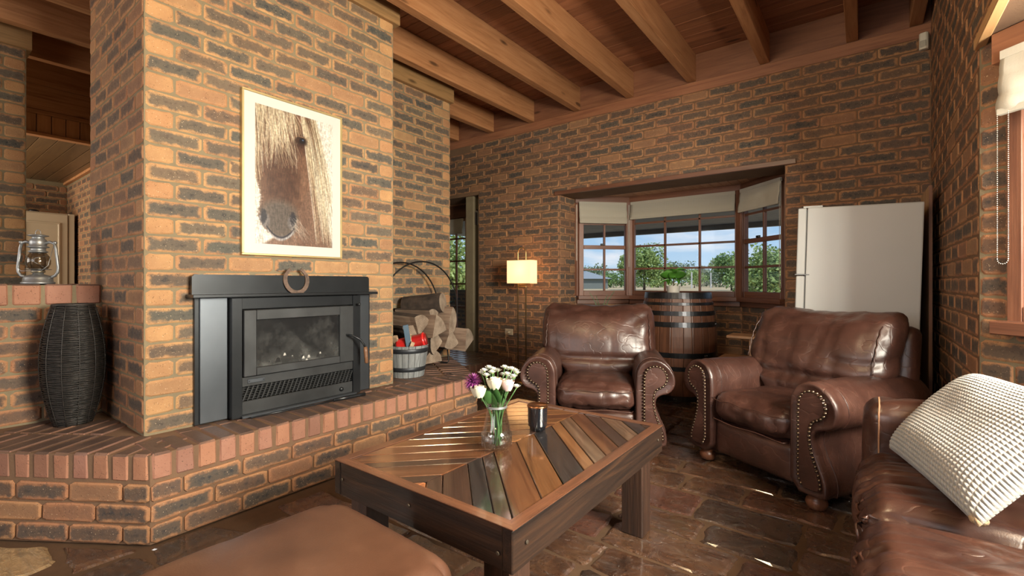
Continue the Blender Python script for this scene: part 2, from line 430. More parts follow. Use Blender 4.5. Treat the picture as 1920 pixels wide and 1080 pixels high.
# ------------------------------------------------------------------ structure: masonry
HT = .376
TH = math.radians
def rowlock_mesh(w_, d_, h_, var):
    key = ('row', round(w_, 3), round(d_, 3), round(h_, 3), var)
    if key not in BCACHE:
        rr = random.Random(var+5); bm = bmesh.new(); add_box(bm, (0, 0, 0), (w_, d_, h_), bev=rr.uniform(.007, .011))
        for v in bm.verts: v.co += Vector((rr.uniform(-1, 1), rr.uniform(-1, 1), rr.uniform(-1, 1)))*.0016
        me = bpy.data.meshes.new('rowlock_brick'); bm.to_mesh(me); bm.free()
        uvl = me.uv_layers.new(name='UVMap')
        for l in me.loops:
            c = me.vertices[l.vertex_index].co; uvl.data[l.index].uv = (c.x/w_+.5, c.z/h_+.5)
        me.materials.append(ROWM); BCACHE[key] = me
    return BCACHE[key]
def row_mat():
    m, nt = newmat('brick_hearth')
    col = nt.nodes.new('ShaderNodeObjectInfo').outputs['Color']; sp = nodes(nt, 'ShaderNodeSeparateColor', {0: col}).outputs
    tc = nt.nodes.new('ShaderNodeTexCoord')
    off = nodes(nt, 'ShaderNodeCombineXYZ', {0: math_(nt, 'MULTIPLY', sp[2], 37.), 1: math_(nt, 'MULTIPLY', sp[1], 23.), 2: 0.}).outputs[0]
    vec = nodes(nt, 'ShaderNodeVectorMath', {0: tc.outputs['Object'], 1: off}, operation='ADD').outputs[0]
    n1 = noise_(nt, vec, 12, 5, .65)
    rim = mixc(nt, sp[1], (.38, .175, .095), (.31, .150, .108))
    rim = mixc(nt, ramp(nt, n1, [(.35, 0.), (.75, .5)]), rim, (.24, .095, .055))
    rim = mixc(nt, math_(nt, 'MULTIPLY', sp[0], .7), rim, (.11, .055, .04))
    nz = nodes(nt, 'ShaderNodeSeparateXYZ', {0: tc.outputs['Normal']}).outputs['Z']
    soot = mixc(nt, ramp(nt, noise_(nt, vec, 7, 4), [(.3, 0.), (.7, 1.)]), (.042, .033, .030), (.105, .072, .058))
    c = mixc(nt, ramp(nt, nz, [(.3, 0.), (.85, .9)]), rim, soot)
    vo = nodes(nt, 'ShaderNodeTexVoronoi', {'Vector': vec, 'Scale': 120.}).outputs['Distance']
    sk = math_(nt, 'MULTIPLY', ramp(nt, vo, [(.12, 1.), (.26, 0.)]), ramp(nt, noise_(nt, vec, 50, 2), [(.45, 0.), (.58, 1.)]))
    c = mixc(nt, math_(nt, 'MULTIPLY', sk, .8), c, (.04, .025, .02))
    h = math_(nt, 'SUBTRACT', math_(nt, 'ADD', noise_(nt, vec, 60, 5, .7), n1), sk)
    r = math_(nt, 'SUBTRACT', .72, math_(nt, 'MULTIPLY', ramp(nt, nz, [(.3, 0.), (.9, 1.)]), .24))
    finish(nt, princ(nt, Base_Color=c, Roughness=r, Specular_IOR_Level=.4, Normal=bump(nt, h, .5, .004))); return m
ROWM = row_mat()

# --- floor: mortar bed with flagstones
bm = bmesh.new(); prism(bm, [(-9, -2.9), (1.3, -2.9), (1.3, 5.3), (-9, 5.3)], -.12, -.007)
floor = struct('floor', bm, MORT_D)
def stone_mat():
    m, nt = newmat('flagstone_sealed')
    col = nt.nodes.new('ShaderNodeObjectInfo').outputs['Color']; sp = nodes(nt, 'ShaderNodeSeparateColor', {0: col}).outputs
    c = coords(nt, rnd=31); n1 = noise_(nt, c, 4.5, 6, .62, .6); n2 = noise_(nt, c, 11, 5, .6, 1.2)
    n3 = noise_(nt, coords(nt, (4, 14, 4), 31), 3, 5, .7, 1.)
    brown = ramp(nt, n1, [(.30, (.032, .016, .010)), (.48, (.090, .040, .021)), (.62, (.125, .062, .032)), (.78, (.055, .034, .022))])
    red = ramp(nt, n1, [(.3, (.045, .018, .012)), (.55, (.11, .042, .026)), (.75, (.07, .035, .025))])
    dark = ramp(nt, n1, [(.35, (.020, .013, .010)), (.6, (.058, .032, .021)), (.8, (.032, .022, .018))])
    tan = ramp(nt, n1, [(.3, (.26, .16, .075)), (.55, (.40, .27, .14)), (.8, (.33, .24, .15))])
    k = mixc(nt, ramp(nt, sp[0], [(.52, 0.), (.56, 1.)]), brown, red)
    k = mixc(nt, ramp(nt, sp[0], [(.62, 0.), (.66, 1.)]), k, dark)
    k = mixc(nt, ramp(nt, sp[0], [(.90, 0.), (.94, 1.)]), k, tan)
    k = mixc(nt, ramp(nt, n2, [(.5, 0.), (.75, .6)]), k, (.03, .02, .016))
    h = math_(nt, 'ADD', math_(nt, 'MULTIPLY', n3, 1.), math_(nt, 'ADD', math_(nt, 'MULTIPLY', n2, .8), math_(nt, 'MULTIPLY', noise_(nt, c, 38, 4), .22)))
    r = ramp(nt, n2, [(.3, .17), (.7, .36)])
    finish(nt, princ(nt, Base_Color=k, Roughness=r, Specular_IOR_Level=.7, Coat_Weight=.8, Coat_IOR=1.95, Coat_Roughness=.13, Normal=bump(nt, h, .85, .018))); return m
STONE = stone_mat()
def stone(poly, tone, zt=0.):
    """poly: outline in room coordinates"""
    cx_ = sum(p[0] for p in poly)/len(poly); cy_ = sum(p[1] for p in poly)/len(poly)
    P = []
    n = len(poly)
    for i in range(n):                      # a ragged edge and rounded corners
        a = Vector(poly[i]); b = Vector(poly[(i+1) % n]); L = (b-a).length; t = (b-a)/L; nn = Vector((t.y, -t.x))
        c = min(.014, L*.2)
        for f in (c/L, .2, .4, .6, .8, 1-c/L): P.append(a+t*L*(f+(R.uniform(-.03, .03) if .1 < f < .9 else 0))+nn*R.uniform(-.009, .006))
    N_ = len(P); V = []; F = []
    for p in P:
        q = Vector((p.x-cx_, p.y-cy_)); V.append((q.x*(1-.012/max(q.length, .05)), q.y*(1-.012/max(q.length, .05)), zt+R.uniform(-.0012, .0012)))
    for p in P: V.append((p.x-cx_, p.y-cy_, zt-.006))
    for p in P: V.append((p.x-cx_, p.y-cy_, -.02))
    F.append(tuple(range(N_)))
    for k in range(2):
        for i in range(N_): F.append((k*N_+i, (k+1)*N_+i, (k+1)*N_+(i+1) % N_, k*N_+(i+1) % N_))
    me = bpy.data.meshes.new('flagstone'); me.from_pydata(V, [], F)
    o_ = link('flagstone', me, STONE, floor, (cx_, cy_, 0)); o_.color = (tone, R.random(), R.random(), 1)
hearth_poly = [(-3.4, -.037), (-2.365, .64), (-2.365, 2.70), (-3.29, 3.333), (-5, 3.4), (-5, -.037)]
def inside(x, y, poly):
    c = False; n = len(poly)
    for i in range(n):
        (x1, y1), (x2, y2) = poly[i], poly[(i+1) % n]
        if (y1 > y) != (y2 > y) and x < (x2-x1)*(y-y1)/(y2-y1)+x1: c = not c
    return c
y = .62; cnt = 0; row = 0
while y < 5.25:
    h = R.choice([.20, .23, .26, .30]); x = -4.3+R.uniform(0, .3); row += 1
    while x < .95:
        L = R.choice([.30, .36, .44, .52, .40]); g = .009
        cx_, cy_ = x+L/2, y+h/2
        if in_view(cx_, cy_, 0, 130) and not inside(cx_, cy_, hearth_poly) and not (cx_ < -3.3 and cy_ > 3.3) and cnt < 288 and not (cx_ < -1.67 and cy_ < .98 and cx_-.3*0 > -9) and not (cy_ > 4.4 and (cx_ < -2.7 or cx_ > -.5)):
            j = lambda: R.uniform(-.008, .008)
            stone([(x+g+j(), y+g+j()), (x+L-g+j(), y+g+j()), (x+L-g+j(), y+h-g+j()), (x+g+j(), y+h-g+j())], R.random()*.88, R.uniform(-.002, .002)); cnt += 1
        x += L
    y += h
# larger random slabs in front of the splayed end of the hearth
for pl, tn in (([(-2.98, .17), (-2.78, .13), (-2.60, .15), (-2.49, .30), (-2.53, .385), (-2.71, .385)], 1.), ([(-2.655, .42), (-2.51, .41), (-2.375, .405), (-2.372, .605)], .50), ([(-3.15, .10), (-3.0, .02), (-2.99, .15), (-2.95, .22)], .97),
               ([(-2.34, .40), (-2.20, .40), (-2.08, .46), (-2.10, .60), (-2.27, .61), (-2.35, .56)], .70), ([(-2.47, .30), (-2.59, .14), (-2.40, .05), (-2.18, .20), (-2.14, .36), (-2.35, .38)], .2),
               ([(-2.35, .64), (-2.20, .62), (-2.09, .66), (-2.11, .95), (-2.35, .86)], .66), ([(-2.06, .46), (-1.70, .34), (-1.70, .60), (-2.07, .60)], .3), ([(-1.68, .34), (-1.2, .30), (-1.2, .60), (-1.68, .60)], .7),
               ([(-2.07, .62), (-1.70, .62), (-1.70, .86), (-2.08, .88)], .72), ([(-2.16, .18), (-1.6, .10), (-1.68, .31), (-2.10, .42)], .8), ([(-2.97, -.05), (-2.5, -.10), (-2.45, .03), (-2.62, .12), (-2.95, .12)], .93)):
    stone(pl, tn)

# --- hearth: brick plinth with a rowlock edge
bm = bmesh.new(); prism(bm, [(-3.4, -.037), (-2.371, .643), (-2.371, 2.697), (-3.29, 3.327), (-3.29, 2.153), (-2.69, 2.153), (-2.69, .706), (-3.4, .706)], 0, HT-.005)
hearth = struct('hearth', bm, MORT_F)
hb = Bricks(hearth)
thA = math.atan2(.677, 1.035)
hb.lay(-3.4-.083*math.cos(thA), -.037-.083*math.sin(thA), thA, 0, 1.32, 0, 3, style='far')
hb.lay(-2.365, .64, PI/2, 0, 2.06, 0, 3, first=1, style='far')
hb.build()
poly = [Vector(p) for p in [(-3.4, -.037), (-2.365, .64), (-2.365, 2.70), (-3.29, 3.333)]]
full = [(-3.4, -.037), (-2.365, .64), (-2.365, 2.70), (-3.29, 3.333), (-3.29, 2.153), (-2.69, 2.153), (-2.69, .706), (-3.4, .706)]
edges = [(poly[i], poly[i+1]) for i in range(3)]
def dist_in(p, e):
    a, b = e; t = (b-a).normalized(); return t.x*(p.y-a.y)-t.y*(p.x-a.x)
for ei, e in enumerate(edges):
    a, b = e; L = (b-a).length; t = (b-a)/L; nn = Vector((-t.y, t.x)); th = math.atan2(t.y, t.x)
    for j in range(5):
        N_ = round(L/.0862); st = L/N_; depth = .232
        for i in range(N_):
            p = a+t*(i+.5)*st+nn*(j*.236+.116)
            dd = [dist_in(p, q) for q in edges]
            dp = .232
            if ei == 1 and j == 1:
                if not (.70 < p.y < 2.15): pass
                else: p = a+t*(i+.5)*st+nn*(.236+.042); dp = .080
            if ei == 1 and j >= 1 and .70 < p.y < 2.15 and dp > .1: continue
            if not (inside(p.x, p.y, full) or dp < .1): continue
            if j > 0 and dd[ei] > min(dd)+.03: continue
            if not in_view(p.x, p.y, HT, 60): continue
            o_ = bpy.data.objects.new('rowlock_brick', rowlock_mesh(.0745, dp, .113, R.randrange(5))); COL.objects.link(o_); o_.parent = hearth
            o_.location = (p.x, p.y, HT-.0565+R.uniform(-.0015, .0015)); o_.rotation_euler = (0, 0, th+R.uniform(-.012, .012)); o_.color = brick_colour(True, 'rowlock')

# --- chimney breast
bm = bmesh.new(); prism(bm, [(-3.67, .706), (-2.69, .706), (-2.69, 2.153), (-3.67, 2.153)], HT-.01, 2.95)
chim = struct('wall_chimney', bm, MORT)
def behind_picture(x, y, z):
    return abs(x+2.69) < .01 and ((1.26 < y < 1.59 and 1.30 < z < 2.09) or (1.05 < y < 1.80 and .42 < z < 1.0))
bk = Bricks(chim)
bk.lay(-2.69, .706, PI/2, 0, 1.447, HT, 30, L=.2412, ch=.0858, style='chimney', hidden=behind_picture)
bk.lay(-3.67, .706, 0, 0, .98, HT, 30, L=.245, ch=.0858, style='side', first=1)
bk.build()

# --- alcove wall with the wood niche
me = panel_holes(0, 1.18, HT-.01, 2.88, [(.10, .92, HT-.02, .87)], .55, -3.29, 2.153, PI/2)
alc = struct('wall_alcove', me, MORT)
bk = Bricks(alc)
bk.lay(-3.29, 2.153, PI/2, 0, 1.18, HT, 29, holes=[(.10, .92, 0, .87)], ch=.0863, style='chimney', first=1)
bk.lay(-3.80, 2.153, PI/2, .10, .92, HT, 6, ch=.0863, style='side')
bk.lay(-3.84, 3.333, 0, 0, .55, HT, 29, ch=.0863, style='far')
bk.build()
box2('niche_back', -3.86, -3.80, 2.2, 3.12, HT-.01, .9, MORT, alc)

# --- low wall beside the hearth with its rowlock cap
bm = bmesh.new(); prism(bm, [(-3.63, -1.2), (-3.4, -1.2), (-3.4, .706), (-3.63, .706)], HT-.38, 1.08)
low = struct('wall_low', bm, MORT)
bk = Bricks(low); bk.lay(-3.4, -.254, PI/2, 0, .96, HT, 7, ch=.0853, style='far'); bk.build()
for i in range(13):
    o_ = bpy.data.objects.new('rowlock_brick', rowlock_mesh(.106, .225, .110, R.randrange(5))); COL.objects.link(o_); o_.parent = low
    o_.location = (-3.506, .706-.06-i*.118, 1.031); o_.rotation_euler = (0, 0, PI/2); o_.color = brick_colour(True, 'rowlock')

# --- brick pier beyond the low wall
bm = bmesh.new(); prism(bm, [(-5.4, -1.5), (-5.1, -1.5), (-5.1, .61), (-5.4, .61)], 0, 2.87)
pier = struct('wall_pier', bm, MORT); bk = Bricks(pier)
bk.lay(-5.1, .01, PI/2, 0, .60, .376, 29, ch=.086, style='chimney', first=1); bk.build()

# --- far wall
FH = [(-5.2+5.2, 5.2-3.862, -.1, 2.20), (5.2-2.68, 5.2-.52, -.1, 2.06)]
me = panel_holes(0, 5.582, -.01, 2.84, [(0., 1.338, -.1, 2.20), (2.52, 4.68, -.1, 2.06)], .35, -5.2, 4.42, 0)
farw = struct('wall_far', me, MORT_F); bk = Bricks(farw)
def hid(x, y, z):
    return x < -4.1 and z > 2.75
bk.lay(-5.2, 4.42, 0, 0, 5.582, .002, 33, holes=[(0., 1.338, -1, 2.20), (2.52, 4.68, -1, 2.06)], style='far', hidden=hid)
bk.build()
# jamb of the bay, the bay's own low walls
jam = struct('wall_bay_jamb', None, None); bk = Bricks(jam)
bk.lay(-2.68, 4.42, PI/2, 0, .35, .002, 24, L=.23, ch=.086, style='far'); bk.build()
def hid2(x, y, z): return False
for nm, (x0, y0), (x1, y1) in (('wall_bay_left', (-2.68, 4.77), (-2.214, 5.236)), ('wall_bay_centre', (-2.214, 5.236), (-.994, 5.236)), ('wall_bay_right', (-.994, 5.236), (-.52, 4.77))):
    th = math.atan2(y1-y0, x1-x0); L = math.hypot(x1-x0, y1-y0)
    s_ = struct(nm, panel_holes(0, L, -.01, .93, [], .11, x0, y0, th), MORT_F); bk = Bricks(s_)
    bk.lay(x0, y0, th, 0, L, .002, 10, ch=.0865, style='far', hidden=hid2); bk.build()
# --- right wall with the near bay
me = panel_holes(0, 1.713+5.6, -.01, 3.19, [(1.713, 1.713+2.9, -.1, 2.067)], .3, .382, 4.42, -PI/2)
rw = struct('wall_right', me, MORT_F); bk = Bricks(rw)
bk.lay(.382, 4.42, -PI/2, 0, 2.6, .002, 37, holes=[(1.713, 5, -1, 2.067)], style='far', hidden=lambda x, y, z: z < .08); bk.build()
dA = -PI/4
s_ = struct('wall_near_bay', panel_holes(0, .845, -.01, 2.067, [(.107, .845, .905, 2.5)], .11, .382, 2.707, dA), MORT); bk = Bricks(s_)
bk.lay(.382, 2.707, dA, 0, .845, .002, 24, holes=[(.107, .9, .905, 3)], style='far', first=1); bk.build()
struct('wall_near_bay_side', panel_holes(0, 2.2, -.01, .905, [], .11, .98, 2.11, -PI/2), MORT)
# --- unseen room shell
struct('wall_back', panel_holes(0, 10.6, -.01, 3.19, [(1.0, 3.6, .9, 2.6), (4.4, 6.6, .9, 2.6)], .2, 1.3, -2.6, PI), MORT)
struct('wall_left', panel_holes(0, 8.2, -.01, 3.19, [], .2, -9.05, -2.6, PI/2), MORT).hide_render = False

# --- kitchen passage
s_ = struct('wall_passage', panel_holes(0, 5.08, -.01, 2.48, [], .2, -8.75, 1.44, 0), MORT); bk = Bricks(s_, 299)
bk.lay(-8.75, 1.44, 0, 0, 5.08, .002, 28, style='far', hidden=lambda x, y, z: z < 1.05 or x > -6.8); bk.build()
s_ = struct('wall_kitchen', panel_holes(0, 4.3, -.01, 2.48, [], .2, -8.75, -2.6, PI/2), MORT); bk = Bricks(s_)
bk.lay(-8.75, -2.6, PI/2, 0, 4.04, .002, 28, style='side', hidden=lambda x, y, z: z < 1.8); bk.build()

# ------------------------------------------------------------------ structure: timber
BEAM = wood('cedar_beam', (.26, .105, .040), (.44, .20, .085), (.55, .28, .13), 'Y', .55, 13)
BOARD = wood('cedar_board', (.17, .060, .030), (.31, .125, .058), (.40, .17, .08), 'X', .5, 12)
PLATE = wood('cedar_plate', (.16, .060, .032), (.27, .11, .055), (.34, .15, .075), 'X', .5, 12)
PLATEY = wood('cedar_plate_y', (.18, .10, .04), (.33, .18, .075), (.42, .24, .10), 'Y', .5, 12)
TRIM = wood('stained_trim', (.11, .045, .028), (.19, .078, .045), (.25, .11, .062), 'X', .38, 18, knots=False)
TRIMZ = wood('stained_trim_z', (.11, .045, .028), (.19, .078, .045), (.25, .11, .062), 'Z', .38, 18, knots=False)
TNG = wood('cedar_lining', (.30, .13, .05), (.42, .19, .08), (.50, .25, .11), 'Z', .5, 14)
PINE = wood('pine_lining', (.38, .20, .075), (.52, .29, .11), (.60, .36, .16), 'X', .45, 12)
PINEY = wood('pine_trim', (.42, .22, .09), (.56, .33, .15), (.62, .38, .19), 'Y', .45, 12)
bm = bmesh.new(); add_box(bm, (-3.9, 1., 3.33), (10.6, 7.6, .20)); ceiling = struct('ceiling', bm, BOARD)
yy = 4.55
while yy > -1.0:
    w_ = .118
    if any(in_view(x, yy, 3.2, 80) for x in (-6, -4.9, -4.3, -3, -2, -1, 0, .3)):
        box2('ceiling_board', -6.1, .385, yy-w_+.004, yy, 3.195+R.uniform(0, .002), 3.225, BOARD, ceiling, .002)
    yy -= w_
for i in range(-1, 7):
    x = -.0725-.6*i if i >= 0 else .300
    o_ = box2('ceiling_beam', x-.0375, x+.0375, -2.6, 4.45, 2.95, 3.195, BEAM, ceiling, .003)
for x in (-4.26, -4.87, -5.48): box2('ceiling_beam', x-.0375, x+.0375, -2.6, 4.45, 2.95, 3.195, BEAM, ceiling, .003)
box2('wall_plate', -5.2, .60, 4.45, 4.60, 2.84, 3.24, PLATE, ceiling)
box2('wall_plate', -5.2, .382, 4.432, 4.45, 2.845, 2.94, PLATE, ceiling, .003)
box2('chimney_plate', -2.80, -2.655, .75, 2.19, 2.935, 3.195, PLATEY, ceiling, .003)
box2('alcove_plate', -3.40, -3.245, 2.2, 3.35, 2.875, 3.195, PLATEY, ceiling, .003)
box2('pier_plate', -5.35, -5.07, -1.5, .64, 2.87, 3.195, PLATEY, ceiling, .003)
# fascia over the kitchen: horizontal boards, vertical lining, drip trim
fas = struct('trim_1', None, None)
box2('fascia_board', -6.16, -6.10, -2.6, 1.6, 2.93, 3.195, BEAM, fas, .003)
box2('fascia_board', -6.16, -6.105, -2.6, 1.6, 2.70, 2.928, BEAM, fas, .003)
box2('fascia_rail', -6.16, -6.095, -2.6, 1.6, 2.66, 2.698, BEAM, fas, .003)
for i in range(12): box2('lining_board', -6.16, -6.11, .30+i*.1, .395+i*.1, 2.48, 2.66, TNG, fas, .003)
box2('fascia_trim', -6.16, -6.07, -2.6, 1.6, 2.455, 2.482, BEAM, fas, .003)
KC = wood('kitchen_lining', (.10, .055, .025), (.17, .095, .04), (.22, .13, .06), 'X', .35, 14)
kc = struct('ceiling_kitchen', None, None)
for i in range(32): box2('ceiling_board', -8.75, -6.16, -2.5+i*.128, -2.5+i*.128+.124, 2.46, 2.50, KC, kc, .003)
box2('cornice', -8.75, -6.16, 1.40, 1.44, 2.43, 2.46, BEAM, kc)
dt = struct('trim_2', None, None)
box2('door_trim', -6.32, -6.20, 1.405, 1.44, 0, 2.12, PINEY, dt, .003); box2('door_trim', -6.32, -4.2, 1.405, 1.44, 2.06, 2.14, PINEY, dt, .003)
# --- lintel angle strips and bay ceilings
s_ = struct('trim_3', None, None); box2('lintel_strip', -2.73, -.44, 4.395, 4.44, 2.06, 2.102, TRIM, s_, .003)
SOFF = wood('soffit_cedar', (.38, .20, .12), (.52, .29, .18), (.60, .36, .23), 'Y', .45, 12)
bc = struct('ceiling_bay', None, None)
x = -2.70
while x < -.5:
    box2('soffit_board', x, x+.086, 4.44, 5.34, 2.10+R.uniform(0, .0015), 2.125, SOFF, bc, .003); x += .09
box2('bay_roof', -2.9, -.3, 4.5, 5.6, 2.14, 2.3, TRIM, bc)
s_ = struct('trim_4', None, None)
for (x0, y0), (x1, y1) in (((-2.68, 4.77), (-2.214, 5.236)), ((-2.214, 5.236), (-.994, 5.236)), ((-.994, 5.236), (-.52, 4.77))):
    th = math.atan2(y1-y0, x1-x0); L = math.hypot(x1-x0, y1-y0); nx, ny = math.sin(th), -math.cos(th)
    box('header_board', ((x0+x1)/2+nx*.012, (y0+y1)/2+ny*.012, 2.06), (L+.012, .045, .085), TRIM, s_, th, .003)
s_ = struct('ceiling_near_bay', None, None)
yy = 2.72
while yy > -.3:
    box2('soffit_board', .40, 1.25, yy-.094, yy-.008, 2.100, 2.125, PINE, s_, .004)
    box2('soffit_groove', .40, 1.25, yy-.008, yy, 2.108, 2.125, PINE, s_); yy -= .094
box2('bay_roof', .70, 1.5, -.5, 3.0, 2.13, 2.25, TRIM, s_)
box2('soffit_trim', .366, .40, -.3, 2.725, 2.062, 2.104, PINEY, s_, .003)
x0, y0, x1, y1 = .445, 2.644, .98, 2.11; th = -PI/4
box('header_board', ((x0+x1)/2-.03, (y0+y1)/2-.03, 2.005), (math.hypot(x1-x0, y1-y0), .05, .12), BOARD, s_, th, .003)

# ------------------------------------------------------------------ windows
def glass_mat():
    m, nt = newmat('window_glass')
    t = nt.nodes.new('ShaderNodeBsdfTransparent'); g = nodes(nt, 'ShaderNodeBsdfGlossy', {'Roughness': .02, 'Color': (1, 1, 1)})
    f = math_(nt, 'ADD', .004, math_(nt, 'MULTIPLY', math_(nt, 'POWER', nodes(nt, 'ShaderNodeLayerWeight', {'Blend': .5}).outputs['Facing'], 5.), .85))
    mx = nodes(nt, 'ShaderNodeMixShader', {0: f, 1: t.outputs[0], 2: g.outputs[0]}); finish(nt, mx.outputs[0]); return m
GLASS = glass_mat()
def window(n, p0, p1, z0, z1, colx, rowz, mt, meet=None, stile=.055, sill=True, glass=True, post=.0):
    """p0..p1 along the panel; colx: muntin x positions from p0; rowz: muntin heights"""
    (x0, y0), (x1, y1) = p0, p1; th = math.atan2(y1-y0, x1-x0); L = math.hypot(x1-x0, y1-y0)
    W = struct('window_%d' % n, None, None); W.location = (x0, y0, 0); W.rotation_euler = (0, 0, th)
    mx_, mz_ = mt
    def bx(nm, a, b, c, d_, y_a=-.02, y_b=.03, m_=None): box2(nm, a, b, y_a, y_b, c, d_, m_ or mx_, W, .003)
    bx('stile', 0, stile, z0, z1, m_=mz_); bx('stile', L-stile, L, z0, z1, m_=mz_)
    bx('rail', stile, L-stile, z0, z0+.06); bx('rail', stile, L-stile, z1-.05, z1)
    for c in colx: bx('muntin', c-.011, c+.011, z0+.06, z1-.05, -.012, .02, mz_)
    for r in rowz:
        k = .022 if meet is not None and abs(r-meet) < .001 else .011
        bx('muntin', stile, L-stile, r-k, r+k, -.022 if k > .02 else -.012, .02)
    if meet is not None: box('sash_lock', (L/2-.03, -.03, meet+.03), (.05, .02, .022), plain('lock_metal', (.05, .05, .05), .4, .8), W, 0, .004)
    if glass: bx('glass_pane', stile, L-stile, z0+.05, z1-.04, .004, .007, GLASS)
    return W
TT = (TRIM, TRIMZ)
# far bay
window(1, (-2.68+.03, 4.77+.03), (-2.214, 5.236), .945, 2.03, [.31], [1.25, 1.51, 1.78], TT, 1.51)
window(2, (-2.20, 5.236), (-1.008, 5.236), .945, 2.03, [.411, .786], [1.258, 1.52, 1.785], TT)
window(3, (-.994, 5.236), (-.55, 4.80), .945, 2.03, [.33], [1.25, 1.51, 1.78], TT, 1.51)
s_ = struct('trim_5', None, None)
for nm, (x, y), th in (('corner_post', (-2.205, 5.215), PI/8), ('corner_post', (-1.003, 5.215), -PI/8)):
    box(nm, (x, y, 1.49), (.075, .075, 1.1), TRIMZ, s_, th, .004)
    box('post_bead', (x, y-.043, 1.49), (.022, .012, 1.1), TRIMZ, s_, th, .003)
box('corner_post', (-2.665, 4.79, 1.49), (.04, .06, 1.1), TRIMZ, s_, 0, .004); box('corner_post', (-.535, 4.79, 1.49), (.04, .06, 1.1), TRIMZ, s_, 0, .004)
for (xa, ya), (xb, yb) in (((-2.68, 4.77), (-2.214, 5.236)), ((-2.214, 5.236), (-.994, 5.236)), ((-.994, 5.236), (-.52, 4.77))):
    th = math.atan2(yb-ya, xb-xa); L = math.hypot(xb-xa, yb-ya); nx, ny = math.sin(th), -math.cos(th)
    box('window_sill', ((xa+xb)/2+nx*.03, (ya+yb)/2+ny*.03, .925), (L-.03, .13, .045), TRIM, s_, th, .006, 2)
    box('sill_apron', ((xa+xb)/2+nx*.01, (ya+yb)/2+ny*.01, .88), (L-.03, .05, .06), TRIM, s_, th, .004)
# near bay
window(4, (.458, 2.631), (.98, 2.11), .94, 2.0, [.30], [1.3, 1.65], TT, stile=.05)
window(5, (.98, 2.11), (.98, -.1), .94, 2.0, [.55, 1.1, 1.65], [1.3, 1.65], TT)
s_ = struct('trim_6', None, None)
box('window_sill', (.445+.27, 2.62-.29, .918), (.80, .13, .052), TRIM, s_, -PI/4, .004)
# --- blinds
def fabric(name, col, stripe=0.):
    m, nt = newmat(name); c = coords(nt)
    wv = nodes(nt, 'ShaderNodeTexWave', {'Vector': c, 'Scale': 22., 'Distortion': .2}, bands_direction='X').outputs['Fac']
    f = mixc(nt, math_(nt, 'MULTIPLY', wv, stripe), col, tuple(x*.72 for x in col))
    n_ = noise_(nt, c, 260, 2)
    dif = nodes(nt, 'ShaderNodeBsdfDiffuse', {'Color': f, 'Normal': bump(nt, n_, .3, .002)}); tr = nodes(nt, 'ShaderNodeBsdfTranslucent', {'Color': f})
    finish(nt, nodes(nt, 'ShaderNodeMixShader', {0: .22, 1: dif.outputs[0], 2: tr.outputs[0]}).outputs[0]); return m
BLC = fabric('blind_fabric', (.50, .45, .37), .5); BLN = fabric('blind_fabric_pale', (.62, .58, .50), .05)
def blind(label, p0, p1, z0, z1, group=None, folds=3, sag=.012, mat=None):
    (x0, y0), (x1, y1) = p0, p1; th = math.atan2(y1-y0, x1-x0); L = math.hypot(x1-x0, y1-y0)
    t = thing('roman_blind', label, 'blind', (x0, y0, 0), th, group)
    nx = 28; nz = 6*folds; V = []; F = []
    for j in range(nz+1):
        for i in range(nx+1):
            u = i/nx; q = j/nz; zc = z1+(z0-z1)*q
            y = -.045-.02*q-.012*abs(math.sin(q*folds*PI))*q-sag*.6*noise.noise(Vector((u*7, q*1.5, L*9)))*q
            V.append((u*L, y, zc-sag*math.sin(u*PI)*.3*q+.004*noise.noise(Vector((u*11, q*3, 3+L)))*q))
    n1 = len(V)
    for v in V[:n1]: V.append((v[0], v[1]+.006, v[2]))
    W_ = nx+1
    for j in range(nz):
        for i in range(nx):
            a = j*W_+i; F += [(a, a+W_, a+W_+1, a+1), (a+n1, a+1+n1, a+W_+1+n1, a+W_+n1)]
    for i in range(nx): F.append((i, i+1, i+1+n1, i+n1)); a = nz*W_+i; F.append((a, a+n1, a+1+n1, a+1))
    for j in range(nz): a = j*W_; F.append((a, a+n1, a+W_+n1, a+W_)); a += nx; F.append((a, a+W_, a+W_+n1, a+n1))
    me = bpy.data.meshes.new('shade'); me.from_pydata(V, [], F); me.shade_smooth(); link('shade', me, mat or BLC, t)
    box2('bottom_hem', .004, L-.004, -.075, -.052, z0-.004, z0+.02, mat or BLC, t, .004, 2)
    box2('head_rail', 0, L, -.05, -.03, z1-.02, z1+.012, mat or BLC, t)
    return t
blind('cream ribbed roman blind raised over the narrow left sash window of the bay', (-2.655, 4.795), (-2.25, 5.20), 1.785, 2.02)
blind('wide grey-cream ribbed blind raised over the three-pane-wide window above the wine barrel', (-2.17, 5.215), (-1.05, 5.215), 1.83, 2.02, folds=2)
blind('crumpled beige roman blind raised over the sash window beside the white fridge', (-.965, 5.165), (-.56, 4.775), 1.80, 2.02, folds=2, sag=.02, mat=BLN)
t = blind('cream roman blind with a bead chain on the near window above the sofa', (.452, 2.60), (.80, 2.26), 1.735, 1.97, mat=BLN, folds=3, sag=.03)
bm = bmesh.new()
for k in range(74):
    for xx in (.02, .055):
        bmesh.ops.create_icosphere(bm, subdivisions=1, radius=.0023, matrix=Matrix.Translation((xx, -.09, 1.73-k*.0075)))
for k in range(9): a = PI*k/8; bmesh.ops.create_icosphere(bm, subdivisions=1, radius=.0023, matrix=Matrix.Translation((.0375-.0175*math.cos(a), -.09, 1.18-.0175*math.sin(a))))
o_ = bm_obj('bead_chain', bm, plain('chain_steel', (.45, .42, .37), .35, .5), t); tag(o_, 'thin metal bead chain loop', kind='stuff')
